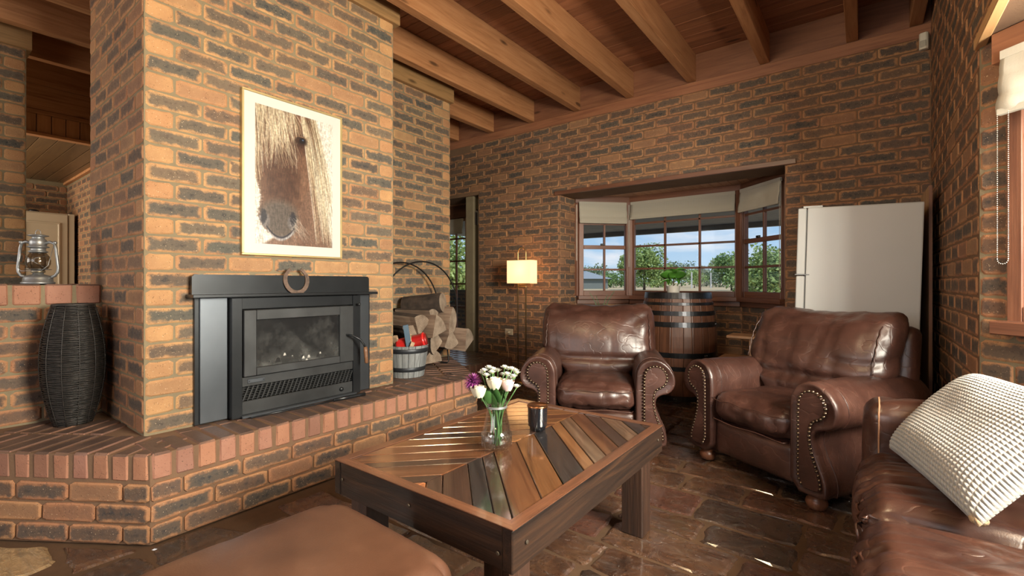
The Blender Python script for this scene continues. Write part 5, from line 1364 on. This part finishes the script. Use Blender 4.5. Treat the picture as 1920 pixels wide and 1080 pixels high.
bm = bmesh.new(); lathe(bm, [(.0, -.12), (.048, -.12), (.056, -.112), (.058, -.10), (.058, .085), (.062, .088), (.062, .10), (.052, .104), (.0, .098)], 30); o_ = bm_obj('body', bm, RED, t, (0, 0, .015), (0, TH(76), TH(15)), True)
bm = bmesh.new(); lathe(bm, [(.052, 0), (.046, -.008), (.030, -.012), (.0, -.012)], 24); o2 = bm_obj('end_recess', bm, plain('red_dark', (.30, .012, .012), .4), None, smooth=True); o2.parent = o_; o2.location = (0, 0, .112)
bm = bmesh.new(); lathe(bm, [(.0595, -.04), (.0600, .01)], 24, caps=False); o2 = bm_obj('paper_band', bm, plain('paper_cream', (.55, .50, .30), .7), None, smooth=True); o2.parent = o_
t = thing('blue_slat', 'blue-grey painted timber slat standing in the grey kindling tub', 'slat', (-2.775, 2.375, HT+.03), TH(60))
box('slat', (0, 0, .185), (.042, .010, .37), plain('slate_blue_paint', (.035, .075, .12), .5), t, 0, .002).rotation_euler = (TH(4), TH(-10), 0)
for k, (x, y, z_, l_, ry, rz_) in enumerate(((-2.90, 2.37, .215, .20, -62, 20), (-2.88, 2.44, .225, .19, -55, 80), (-2.76, 2.36, .18, .18, -70, 140), (-2.86, 2.33, .19, .17, -50, 200))):
    tt = thing('kindling_stick', ['split pale kindling stick at the left of the tub, behind the red canister', 'split pale kindling stick leaning at the back of the grey tub', 'short kindling stick low at the front of the grey tub', 'short kindling stick by the chimney side of the grey tub'][k], 'kindling', (x, y, HT+z_), TH(rz_))
    bm = bmesh.new(); prism(bm, [(-.02, -.012), (.022, -.016), (.012, .018), (-.014, .014)], -l_/2, l_/2); fixn(bm); bm_obj('stick', bm, KD, tt, None, (TH(90+ry), 0, 0))

# ------------------------------------------------------------------ hoop log holder with split logs
IRON = plain('black_iron', (.018, .017, .017), .5, .6)
t = thing('log_hoop', 'large round black iron hoop log holder standing before the niche', 'log holder', (-3.06, 2.655, 0))
for xx in (-.14, .10):
    bm = bmesh.new(); tube(bm, [(xx+.05*math.sin(a)*(.6 if xx > 0 else 0), .435*math.cos(a), .835+.435*math.sin(a)) for a in [2*PI*k/64 for k in range(64)]], .0065, 8, closed=True); bm_obj('hoop', bm, IRON, t, smooth=True)
for a in (-2.3, -1.9, -1.25, -.85):
    bm = bmesh.new(); tube(bm, [(-.15, .435*math.cos(a), .835+.435*math.sin(a)), (.11, .435*math.cos(a), .835+.435*math.sin(a))], .0055, 6); bm_obj('cross_bar', bm, IRON, t, smooth=True)
for s in (-1, 1):
    bm = bmesh.new(); tube(bm, [(.10, s*.31, .53), (.11, s*.32, .40), (.11, s*.30, .386), (-.14, s*.30, .386), (-.14, s*.31, .50)], .0065, 8); bm_obj('leg', bm, IRON, t, smooth=True)
BARK = plain('log_bark', (.040, .026, .019), .95, var=.6, bumpk=1., bscale=25, scale=14)
def endgrain():
    m, nt = newmat('log_endgrain'); c = coords(nt, rnd=9)
    w_ = nodes(nt, 'ShaderNodeTexWave', {'Vector': c, 'Scale': 26., 'Distortion': 3., 'Detail': 3.}, wave_type='RINGS', rings_direction='X').outputs['Fac']
    n_ = noise_(nt, c, 14, 4)
    col = mixc(nt, math_(nt, 'MULTIPLY', w_, .4), ramp(nt, n_, [(.3, (.15, .105, .075)), (.7, (.36, .28, .21))]), (.10, .06, .04))
    finish(nt, princ(nt, Base_Color=col, Roughness=.85, Normal=bump(nt, n_, .5, .006))); return m
EG = endgrain(); SP = wood('split_wood', (.08, .05, .035), (.20, .13, .09), (.36, .26, .19), 'X', .85, 10, knots=False, bumpk=.8)
def log(label, loc, R_, a0, a1, L, rz, ry, rx=0., grey=False):
    """split log: a wedge of a round trunk, length along local X, cut end towards +X"""
    t = thing('split_log', label, 'log', loc, TH(rz)); rr = random.Random(hash(label) % 1 if False else len(label))
    full = a1-a0 >= 359; n = 16; arc = []
    for k in range(n+(0 if full else 1)):
        a = TH(a0+(a1-a0)*k/n); arc.append((R_*(1+.05*noise.noise(Vector((k*.7, R_*50, len(label)))))*math.cos(a), R_*math.sin(a)))
    P = arc if full else [(0, 0)]+arc
    cx_ = sum(p[0] for p in P)/len(P); cy_ = sum(p[1] for p in P)/len(P); P = [(p[0]-cx_, p[1]-cy_) for p in P]
    bm = bmesh.new(); rings = []
    for q in range(7):
        f = q/6; rings.append([bm.verts.new((-L/2+L*f, p[0]*(1+.05*noise.noise(Vector((f*3, p[0]*20, len(label))))), p[1]*(1+.05*noise.noise(Vector((f*3, p[1]*20, 5)))))) for p in P])
    m_ = len(P)
    for A_, B_ in zip(rings, rings[1:]):
        for i in range(m_):
            f_ = bm.faces.new((A_[i], A_[(i+1) % m_], B_[(i+1) % m_], B_[i])); f_.material_index = 0 if full or (0 < i < m_-1) else 1
    bm.faces.new(rings[0]).material_index = 2; bm.faces.new(rings[-1][::-1]).material_index = 2; fixn(bm)
    o_ = bm_obj('wedge', bm, BARK, t, None, (TH(rx), TH(ry), 0)); o_.data.materials.append(SP); o_.data.materials.append(EG); return t
log('long dark-barked round log on top of the stack, its cut end towards the room', (-3.07, 2.79, .905), .085, 0, 360, .36, 24, -6)
log('broad pale split log at the upper left of the hoop stack', (-3.03, 2.56, .82), .17, 20, 95, .34, 10, 4, 20)
log('flat split log lying between the pale wedge and the round log', (-3.06, 2.70, .855), .15, 60, 120, .34, 16, 0, -10)
log('tall pale wedge log standing point-up in the middle of the hoop stack', (-2.99, 2.74, .765), .19, 225, 285, .34, 8, 0, 150)
log('half-round log with a smooth cream face right of the tall wedge', (-3.00, 2.89, .75), .13, -110, 40, .33, 14, 0, 20)
log('grey weathered wedge log jutting out at the right end of the stack', (-2.965, 3.03, .655), .20, 10, 75, .36, 20, 3, 15)
log('dark barked log at the left of the hoop stack behind the tub', (-3.06, 2.52, .66), .14, 180, 300, .34, -6, 0)
log('dark split log low in the middle of the hoop stack', (-3.02, 2.68, .60), .15, 100, 190, .33, 4, 0, 30)
log('upright-faced brown wedge under the grey weathered log', (-2.99, 2.87, .55), .17, 230, 300, .33, 6, 0, 10)
log('thick barked log at the bottom of the hoop', (-3.05, 2.72, .48), .10, 0, 180, .34, 2, 0)
t = thing('twig', 'thin bark splinter lying on the bricks by the tub', 'twig', (-2.66, 2.62, HT+.004), 0)
bm = bmesh.new(); tube(bm, [(0, 0, .002), (.05, .01, .004), (.12, -.005, .002)], [.003, .004, .002], 5); bm_obj('splinter', bm, BARK, t)

# ------------------------------------------------------------------ barrel in the bay, plants, step shelf
BX, BY = -1.46, 4.63
OAK = wood('barrel_oak', (.045, .018, .010), (.11, .042, .022), (.17, .07, .035), 'Z', .42, 16, knots=False, bumpk=.3); HOOP = plain('hoop_steel', (.035, .036, .040), .32, .8, var=.4, scale=10)
t = thing('wine_barrel', 'dark oak wine barrel with steel hoops standing in the window bay', 'barrel', (BX, BY, 0), TH(8))
def brr(z): return .302+.056*math.sin(PI*z/1.0)
NS = 24; rr = random.Random(9); cuts = [k+rr.uniform(-.22, .22) for k in range(NS)]; cuts.append(cuts[0]+NS)
for k in range(NS):
    a0, a1 = 2*PI*cuts[k]/NS+.004, 2*PI*cuts[k+1]/NS-.004; bm = bmesh.new(); vs = []
    for j in range(11):
        z_ = j/10*1.0; r = brr(z_)
        for rad, a in ((r-.002, a0), (r, a0+.02), (r, a1-.02), (r-.002, a1), (r-.025, a1), (r-.025, a0)): vs.append(bm.verts.new((rad*math.cos(a), rad*math.sin(a), z_)))
    for j in range(10):
        for i in range(6): bm.faces.new((vs[j*6+i], vs[j*6+(i+1) % 6], vs[j*6+6+(i+1) % 6], vs[j*6+6+i]))
    bm.faces.new(vs[5::-1]); bm.faces.new(vs[60:]); bm_obj('stave', bm, OAK, t)
for z0, z1 in ((.945, 1.003), (.885, .912), (.79, .832), (.685, .732), (.405, .452), (.285, .325), (.0, .05)):
    bm = bmesh.new(); lathe(bm, [(brr(z0)+.0005, z0), (brr(z0)+.004, z0+.001), (brr(z1)+.004, z1-.001), (brr(z1)+.0005, z1)], 64, caps=False); h_ = bm_obj('hoop', bm, HOOP, t)
    bm = bmesh.new()
    for q in (0, 1): bmesh.ops.create_uvsphere(bm, u_segments=8, v_segments=6, radius=.006, matrix=Matrix.Translation(((brr((z0+z1)/2)+.004)*math.cos(-1.5+z0*2+q*.06), (brr((z0+z1)/2)+.004)*math.sin(-1.5+z0*2+q*.06), (z0+z1)/2)))
    r_o = bm_obj('rivet', bm, ZN, None, smooth=True); r_o.parent = h_; r_o['kind'] = 'stuff'
for k in range(6):
    z0 = -.28+k*.094; hw = math.sqrt(max(.01, .275**2-max(abs(z0), abs(z0+.09))**2)); box2('head_board', -hw, hw, z0, z0+.090, .955, .975, OAK, t, .002)
bm = bmesh.new(); lathe(bm, [(.022, 0), (.022, .012), (.0, .012)], 16); bm_obj('bung', bm, plain('bung_dark', (.02, .015, .012), .7), t, (brr(.57)*math.cos(TH(-125)), brr(.57)*math.sin(TH(-125)), .57), (0, PI/2, TH(-125)))
PLF = plain('fig_leaf', (.050, .155, .018), .35, var=.35, scale=12, Specular_IOR_Level=.5)
t = thing('potted_fig', 'small fiddle-leaf fig in a pale pot on the wine barrel', 'plant', (-1.475, 4.55, .976))
bm = bmesh.new(); lathe(bm, [(.050, 0), (.055, .004), (.058, .04), (.064, .085), (.066, .088), (.058, .088), (.054, .080), (.0, .078)], 28); bm_obj('pot', bm, plain('pot_stone', (.46, .43, .38), .6, bumpk=.3), t, smooth=True)
bm = bmesh.new(); tube(bm, [(0, 0, .07), (.004, 0, .12), (-.003, .004, .19)], .005, 6); bm_obj('trunk', bm, plain('twig_brown', (.09, .06, .03), .8), t, smooth=True)
def bigleaf(t, M, L, W, mat, name='leaf'):
    bm = bmesh.new(); rows = []
    for j in range(9):
        v = j/8; wdt = W*(math.sin(PI*(v**.75))**.7)*(1 if v < .98 else .3)+.0008; row = []
        for i in (-2, -1, 0, 1, 2): row.append(bm.verts.new(M @ Vector((i*wdt/4, L*v, .10*L*math.sin(v*PI)+.012*abs(i)/2*wdt/W*1.2-.25*L*v*v+(.002*math.sin(v*24) if i else 0)))))
        rows.append(row)
    for a, b in zip(rows, rows[1:]):
        for i in range(4): bm.faces.new((a[i], a[i+1], b[i+1], b[i]))
    ob = bm_obj(name, bm, mat, t, smooth=True); md = ob.modifiers.new('solid', 'SOLIDIFY'); md.thickness = .0012; return ob
for k, (az, el, z_, L, W, ro) in enumerate(((215, 20, .165, .125, .105, 55), (15, 25, .165, .115, .105, -60), (300, 62, .14, .10, .095, 10), (250, -30, .165, .085, .08, 20), (330, -25, .16, .085, .075, -20), (40, 40, .18, .12, .10, 0), (120, 35, .17, .12, .10, 0), (210, 0, .13, .12, .045, 20), (275, 70, .16, .10, .09, 0), (20, 12, .225, .125, .040, -20), (180, 45, .17, .10, .09, 30))):
    bigleaf(t, Matrix.Translation((0, 0, z_)) @ Matrix.Rotation(TH(az-90), 4, 'Z') @ Matrix.Rotation(TH(el), 4, 'X') @ Matrix.Rotation(TH(ro), 4, 'Y') @ Matrix.Translation((0, .012, 0)), L, W, PLF)
t = thing('grass_plant', 'wispy green fern sprigs showing above the far armchair back', 'plant', (-2.19, 4.45, 0))
bm = bmesh.new(); lathe(bm, [(.08, 0), (.11, .02), (.12, .3), (.08, .6), (.06, .70), (.068, .72), (.05, .70), (.0, .69)], 24); bm_obj('vase', bm, plain('dark_vase', (.05, .04, .035), .5), t, smooth=True)
FR = plain('frond_green', (.10, .17, .085), .6, var=.3)
for k, (dx, dy, h_) in enumerate(((-.12, -.03, .36), (-.09, .05, .33), (.14, .02, .38), (.10, -.06, .34), (.02, .05, .24), (-.04, -.05, .22))):
    bm = bmesh.new(); pts = [(dx*(q**1.6)*1.0, dy*q, .66+h_*q-.03*q**3) for q in [j/9 for j in range(10)]]; tube(bm, pts, .0022, 5); rr = random.Random(k)
    for j in range(60):
        q = .35+.65*j/60; b = Vector((dx*(q**1.6), dy*q, .66+h_*q-.03*q**3)); d_ = Vector((rr.uniform(-1, 1), rr.uniform(-1, 1), rr.uniform(.2, 1))).normalized()*.026*(1.25-q); tube(bm, [b, b+d_], .0012, 3, caps=False)
    bm_obj('frond', bm, FR, t)
SH = wood('pine_step', (.34, .17, .08), (.50, .28, .14), (.58, .36, .20), 'X', .5, 14)
t = thing('step_shelf', 'two-tier pale timber step stand between the barrel and the fridge', 'shelf', (0, 0, 0))
box2('top_board', -.905, -.50, 4.13, 4.38, .640, .662, SH, t, .003); box2('lower_board', -.975, -.50, 4.05, 4.38, .452, .474, SH, t, .003)
box2('upright', -.74, -.715, 4.16, 4.36, .474, .640, SH, t, .002)
for x_ in (-.93, -.53):
    for y_ in (4.09, 4.35): box2('leg', x_-.018, x_+.018, y_-.018, y_+.018, 0, .452, SH, t, .002)
box2('upright', -.54, -.515, 4.16, 4.36, .474, .640, SH, t, .002)

# ------------------------------------------------------------------ refrigerator and the panel behind it
FW = plain('fridge_white', (.46, .455, .44), .32, var=.03, scale=2, bumpk=.06, bscale=140)
fa = TH(1.5); t = thing('refrigerator', 'white two-door refrigerator standing side-on behind the right armchair', 'refrigerator', (-.350, 3.735, 0), fa); t.rotation_euler = (0, TH(1.6), fa)
box('cabinet', (.300, .32, .815), (.598, .64, 1.575), FW, t, 0, .008, 2)
box('lower_door', (-.030, .32, .590), (.050, .64, 1.10), FW, t, 0, .010, 3); box('freezer_door', (-.030, .32, 1.374), (.050, .64, .455), FW, t, 0, .010, 3)
box('door_gasket', (-.002, .32, .81), (.008, .62, 1.55), plain('gasket_grey', (.10, .10, .10), .7), t)
box('hinge_cover', (.03, .02, 1.608), (.11, .035, .014), FW, t, 0, .004, 2); box('hinge_bracket', (-.02, .004, 1.149), (.085, .012, .008), ZN, t, 0, .002)
for x_ in (.05, .55): box('foot', (x_, .32, .014), (.04, .56, .028), plain('foot_black', (.02, .02, .02), .6), t)
t = thing('leaning_panel', 'tall thin timber panel standing on edge between fridge and brick wall', 'panel', (0, 0, 0))
o_ = box('board', (.3275, 4.10, .848), (.016, .50, 1.69), wood('ply_panel', (.30, .17, .09), (.46, .29, .16), (.56, .38, .22), 'Z', .6, 8, knots=False), t)
box('edge_strip', (.3275, 3.847, .848), (.0165, .006, 1.69), wood('ply_edge', (.11, .045, .025), (.20, .085, .045), (.26, .12, .065), 'Z', .6, 8, knots=False), t)

# ------------------------------------------------------------------ floor lamp, outlet, sensor
BR = plain('antique_brass', (.42, .28, .12), .28, .9)
t = thing('floor_lamp', 'lit brass floor lamp with a cream box shade against the brick wall', 'lamp', (-3.03, 4.20, 0), TH(4))
bm = bmesh.new(); tube(bm, [(-.052, 0, .015), (-.052, 0, 1.40)]+[(.052*-math.cos(a), 0, 1.43+.055*math.sin(a)) for a in [PI*k/14 for k in range(15)]]+[(.052, 0, 1.40), (.052, 0, .015)], .0058, 8); bm_obj('pole', bm, BR, t, smooth=True)
bm = bmesh.new(); lathe(bm, [(.12, 0), (.125, .004), (.12, .014), (0, .016)], 32); bm_obj('base', bm, BR, t, smooth=True)
box('stretcher', (0, 0, 1.052), (.115, .012, .012), BR, t, 0, .002); box('stretcher', (0, 0, 1.075), (.10, .008, .008), BR, t, 0, .002)
m, nt = newmat('lit_shade'); lp = nodes(nt, 'ShaderNodeBsdfTranslucent', {'Color': (.95, .86, .70)}); df = nodes(nt, 'ShaderNodeBsdfDiffuse', {'Color': (.85, .76, .60)})
mx = nodes(nt, 'ShaderNodeMixShader', {0: .55, 1: df.outputs[0], 2: lp.outputs[0]}); em = nodes(nt, 'ShaderNodeEmission', {'Color': (1, .80, .55), 'Strength': .22})
finish(nt, nodes(nt, 'ShaderNodeAddShader', {0: mx.outputs[0], 1: em.outputs[0]}).outputs[0])
bm = bmesh.new(); prism(bm, [(-.150, -.075), (.150, -.075), (.150, .075), (-.150, .075)], 1.085, 1.345); bmesh.ops.delete(bm, geom=[f for f in bm.faces if abs(f.normal.z) > .9], context='FACES'); sh = bm_obj('shade', bm, m, t); md = sh.modifiers.new('s', 'SOLIDIFY'); md.thickness = .002
for z_ in (1.0865, 1.3435): 
    bm = bmesh.new(); tube(bm, [(-.15, -.075, z_), (.15, -.075, z_), (.15, .075, z_), (-.15, .075, z_)], .0025, 5, closed=True); bm_obj('shade_ring', bm, BR, t)
bm = bmesh.new(); bmesh.ops.create_uvsphere(bm, u_segments=14, v_segments=10, radius=.024, matrix=Matrix.Translation((-.03, 0, 1.20)) @ Matrix.Diagonal((1, 1, 1.3, 1)))
m, nt = newmat('lit_bulb'); finish(nt, nodes(nt, 'ShaderNodeEmission', {'Color': (1, .66, .32), 'Strength': 9.}).outputs[0]); bm_obj('bulb', bm, m, t, smooth=True)
l = bpy.data.lights.new('lamp_bulb', 'POINT'); l.energy = 20; l.color = (1, .62, .30); l.shadow_soft_size = .03
lo = bpy.data.objects.new('lamp_bulb', l); COL.objects.link(lo); lo.parent = t; lo.location = (.02, 0, 1.24)
box('wall_hook', (-.135, .20, 1.345), (.075, .02, .035), BR, t, 0, .003)
PLW = plain('switch_plastic2', (.62, .50, .36), .35, var=.03)
t = thing('power_outlet', 'cream double power outlet with a plug on the brick wall', 'power outlet', (-3.37, 4.411, .512)); box('face_plate', (0, -.003, 0), (.115, .010, .072), PLW, t, 0, .003, 2); box('rocker', (-.03, -.010, .018), (.014, .006, .012), PLW, t, 0, .002); box('rocker', (.03, -.010, .018), (.014, .006, .012), PLW, t, 0, .002)
t = thing('lamp_cord', 'pale lamp cord hanging from the wall outlet down to the floor', 'cord', (-3.37, 4.40, 0)); bm = bmesh.new(); lathe(bm, [(.017, 0), (.016, .02), (.010, .032), (.004, .036)], 12); bm_obj('plug', bm, plain('plug_cream', (.70, .58, .42), .4), t, (.024, -.008, .508), (PI/2, 0, 0), True)
bm = bmesh.new(); tube(bm, [(.024, -.042, .508), (.0, -.052, .49), (-.004, -.05, .44), (.01, -.045, .38), (.028, -.04, .28), (.036, -.04, .20), (.030, -.045, .12), (.02, -.05, .04), (.10, -.10, .008), (.28, -.16, .006)], .0032, 7); bm_obj('cable', bm, plain('cord_beige', (.50, .30, .16), .5), t, smooth=True)
t = thing('motion_sensor', 'small white motion sensor high in the corner of the brick walls', 'sensor', (.340, 4.395, 2.80), TH(-18))
bm = bmesh.new(); prism(bm, [(-.026, -.014), (-.016, -.026), (.016, -.026), (.026, -.014), (.026, .014), (-.026, .014)], -.058, .058); fixn(bm); bmesh.ops.bevel(bm, geom=bm.edges[:], offset=.003, segments=1, affect='EDGES'); bm_obj('housing', bm, plain('sensor_white', (.62, .58, .50), .4, var=.03), t)
box('lens', (0, -.027, -.022), (.034, .004, .045), plain('sensor_lens', (.45, .42, .36), .25), t, 0, .002)

# ------------------------------------------------------------------ kitchen cupboard
CW = plain('cupboard_cream', (.52, .44, .33), .4, var=.03)
t = thing('pantry_cupboard', 'tall cream panelled kitchen cupboard seen through the opening past the lantern', 'cupboard', (0, 0, 0))
box2('carcass', -8.73, -8.10, -.2, 1.40, 0, 1.97, CW, t, .004)
for y0, y1 in ((-.18, .345), (.36, .84), (.855, 1.335)):
    d_ = box2('door', -8.10, -8.078, y0, y1, .05, 1.955, CW, t, .004)
    bm = bmesh.new()
    for (a, b, c, e) in ((y0+.07, y1-.07, .16, .18), (y0+.07, y1-.07, 1.83, 1.85), (y0+.07, y0+.09, .18, 1.83), (y1-.09, y1-.07, .18, 1.83)): add_box(bm, (.015, (a+b)/2-(y0+y1)/2, (c+e)/2-1.0025), (.010, b-a, e-c), bev=.003)
    q = bm_obj('panel_moulding', bm, CW, None); q.parent = d_
box2('scribe_strip', -8.10, -8.085, 1.345, 1.40, 0, 1.97, CW, t, .002)
for k, (y_, c_) in enumerate(((.66, (.10, .06, .03)), (.80, (.30, .26, .05)), (.93, (.04, .03, .03)), (1.05, (.03, .03, .04)))):
    tt = thing('storage_jar', ['brown squat jar on top of the cream cupboard, leftmost', 'olive lidded jar on top of the cream cupboard', 'dark flat tin on top of the cream cupboard beside the olive jar', 'black flat tin on top of the cream cupboard, nearest the side wall'][k], 'jar', (-8.25, y_, 1.972))
    bm = bmesh.new(); lathe(bm, [(.05, 0), (.055, .01), (.055, .05-.01*k), (.03, .065-.01*k), (0, .067-.01*k)], 16); bm_obj('jar_body', bm, plain('jar_%d' % k, c_, .3), tt, smooth=True)

# ------------------------------------------------------------------ outdoors
def field_mat():
    m, nt = newmat('dry_grass_field'); c = coords(nt); n1 = noise_(nt, c, .05, 6, .65); n2 = noise_(nt, c, .9, 5, .7)
    col = ramp(nt, n1, [(.3, (.50, .37, .20)), (.55, (.62, .49, .30)), (.75, (.36, .34, .16))]); col = mixc(nt, ramp(nt, n2, [(.4, 0.), (.8, .5)]), col, (.30, .23, .12))
    finish(nt, princ(nt, Base_Color=col, Roughness=.95, Specular_IOR_Level=.1)); return m
bm = bmesh.new(); bmesh.ops.create_grid(bm, x_segments=60, y_segments=60, size=900)
for v in bm.verts:
    d_ = math.hypot(v.co.x, v.co.y); v.co.z = -.32+(max(0, d_-260)*.004)
field = struct('ground_field', bm, field_mat())
bm = bmesh.new(); add_box(bm, (-2.0, 7.6, -.10), (9, 4.6, .12)); struct('verandah_floor', bm, plain('verandah_paving', (.52, .47, .42), .7, bumpk=.3))
SO = plain('eave_lining', (.20, .19, .18), .7)
bm = bmesh.new(); add_box(bm, (-2.0, 7.4, 2.24), (11, 4.0, .10)); add_box(bm, (-2.0, 9.40, 2.20), (11, .10, .20)); 
s_ = struct('roof_verandah', bm, SO)
LF = [plain('tree_leaf_%d' % k, c, .6, var=.3, scale=1.) for k, c in enumerate(((.27, .38, .12), (.18, .29, .09), (.36, .46, .16), (.17, .23, .12)))]
TRK = plain('tree_bark', (.10, .075, .055), .9, bumpk=.5, bscale=6)
def tree(x, y, h, cw, label, mt=0, n=1500, trunk=.22, leaf=None, z0=-.32, group=None, ovals=None):
    t = thing('leafy_tree', label, 'tree', (x, y, z0), R.uniform(0, 6), group); rr = random.Random(int(x*13+y*7))
    bm = bmesh.new(); th_ = h*.45; tube(bm, [(0, 0, 0), (h*.01, 0, h*.12), (0, h*.01, h*.28), (-h*.01, 0, th_)], [h*.030, h*.022, h*.018, h*.010], 8)
    for k in range(6):
        a = k*1.05+rr.random(); tube(bm, [(0, 0, h*(.24+.02*k)), (math.cos(a)*cw*.18, math.sin(a)*cw*.18, h*(.36+.03*k)), (math.cos(a)*cw*.34, math.sin(a)*cw*.34, h*(.46+.04*k))], [h*.013, h*.008, h*.003], 5)
    bm_obj('trunk', bm, TRK, t, smooth=True)
    V = []; F = []; blobs = []
    for k in range(16):
        a = rr.uniform(0, 2*PI); q = rr.random()**.6; zc = rr.uniform(trunk+.16, .84); rad = cw/2*.68*math.sin(PI*min(1, max(.15, (zc-trunk)/(1.02-trunk))))**.6
        blobs.append((math.cos(a)*q*rad, math.sin(a)*q*rad, h*zc, cw*rr.uniform(.13, .22)))
    s = (leaf or h*.028)*1.45
    for k in range(n):
        b = blobs[k % 16]; d_ = Vector((rr.gauss(0, 1), rr.gauss(0, 1), rr.gauss(0, .8))).normalized()*b[3]*rr.uniform(.55, 1.08); c = Vector(b[:3])+d_
        u = Vector((rr.gauss(0, 1), rr.gauss(0, 1), rr.gauss(0, 1))).normalized(); v = u.cross(Vector((rr.gauss(0, 1), rr.gauss(0, 1), rr.gauss(0, 1)))).normalized(); ss = s*rr.uniform(.6, 1.3); o_ = len(V)
        V += [tuple(c+u*ss), tuple(c+v*ss*.6), tuple(c-u*ss), tuple(c-v*ss*.6)]; F.append((o_, o_+1, o_+2, o_+3))
    me = bpy.data.meshes.new('crown'); me.from_pydata(V, [], F); link('crown', me, LF[mt], t); return t
def at(px, d):        # room position seen at photo column px, at distance d ahead of the camera
    u = (px-960)/875; return (d*(-.60219+.79835*u), d*(.79835+.60219*u))
def tr(px, d, h, cw, label, **k): x, y = at(px, d); return tree(x, y, h, cw, label, **k)
tr(1208, 95, 9.6, 12.5, 'broad spreading green tree on the dry field, framed in the wide window', n=5200, leaf=.20, trunk=.16)
tr(1372, 88, 7.0, 9, 'round leafy tree at the right edge of the wide bay window', mt=1, n=3200, leaf=.18, trunk=.05)
tr(1442, 42, 4.4, 8.4, 'large bushy green tree filling the sash window beside the fridge', n=5200, leaf=.12, trunk=.02)
tr(852, 26, 4.2, 5.0, 'bright green garden tree beyond the glazed door', mt=2, n=3600, leaf=.09, trunk=.05)
tr(1150, 150, 4.4, 12, 'low dark green tree mass right of the shed roof', mt=1, n=1800, leaf=.22, trunk=.0)
tr(1122, 190, 8.0, 16, 'distant tree behind the shed roof', mt=3, n=1200, leaf=.32, trunk=.0)
tr(1098, 230, 9.5, 16, 'tall hazy tree far behind the shed', mt=3, n=1000, leaf=.35, trunk=.1)
tr(1278, 210, 11.0, 16, 'tall grey-green gum on the far tree line right of the potted fig', mt=3, n=1300, leaf=.32, trunk=.15)
tr(1255, 170, 7.0, 14, 'dark tree on the far tree line behind the potted fig', mt=1, n=1300, leaf=.28, trunk=.0)
tr(1302, 140, 5.4, 8.0, 'small round green tree on the field right of the potted fig', n=1300, leaf=.22, trunk=.1)
tr(1325, 200, 8.5, 15, 'dusky tree of the far tree line near the white posts', mt=3, n=1200, leaf=.32, trunk=.0)
tr(1350, 165, 7.2, 14, 'grey-green shrubby tree on the field left of the round leafy tree', mt=3, n=1300, leaf=.26, trunk=.0)
tr(1235, 150, 4.4, 10, 'low green bush line under the spreading tree', mt=2, n=1000, leaf=.24, trunk=.0)
tr(1188, 160, 5.0, 14, 'low dark bush mass left of the spreading tree trunk', mt=1, n=1000, leaf=.26, trunk=.0)
for k, (px, d_) in enumerate(((1297, 128), (1333, 132))):
    x, y = at(px, d_); t = thing('field_post', ['pale post standing in the field right of the potted fig', 'pale post in the field nearer the round leafy tree'][k], 'post', (x, y, -.32)); box('post', (0, 0, 2.2), (.28, .28, 4.4), plain('post_white', (.6, .6, .6), .6), t)
x, y = at(1092, 120); t = thing('farm_shed', 'grey-green farm shed with a hipped roof beyond the field', 'building', (x, y, -.32), TH(-30))
box('wall', (0, 0, 1.25), (11, 8, 2.5), plain('shed_wall', (.17, .20, .20), .7), t)
bm = bmesh.new(); a = [bm.verts.new(p) for p in ((-6.3, -4.8, 2.5), (6.3, -4.8, 2.5), (6.3, 4.8, 2.5), (-6.3, 4.8, 2.5), (-1.8, 0, 4.5), (1.8, 0, 4.5))]
for f_ in ((3, 2, 1, 0), (0, 1, 5, 4), (1, 2, 5), (2, 3, 4, 5), (3, 0, 4)): bm.faces.new([a[i] for i in f_])
bm_obj('roof', bm, plain('shed_roof', (.30, .33, .34), .5), t)
for x_ in (-3, 0, 3.2): box('window', (x_, -4.03, 1.4), (1.2, .08, 1.), plain('shed_glass', (.07, .09, .10), .2), t)
# low brick garden wall and foliage outside the door
bm = bmesh.new(); add_box(bm, (-6.3, 7.2, .45), (2.4, .23, 1.0)); gw_ = struct('wall_garden', bm, MORT); bk = Bricks(gw_); bk.lay(-7.5, 7.085, 0, 0, 2.4, -.05, 11, style='chimney'); bk.build()
t = thing('garden_shrub', 'bright leafy garden shrub outside the glazed door', 'shrub', (-6.9, 6.7, -.1))
for k in range(26):
    bigleaf(t, Matrix.Translation((R.uniform(-.15, .15), R.uniform(-.15, .15), R.uniform(.5, 1.15))) @ Matrix.Rotation(R.uniform(0, 6.3), 4, 'Z') @ Matrix.Rotation(R.uniform(.1, 1.1), 4, 'X'), .30, .07, PLF)
bm = bmesh.new(); tube(bm, [(0, 0, -.2), (.02, 0, .5), (0, 0, 1.1)], .02, 6); bm_obj('stem', bm, TRK, t)
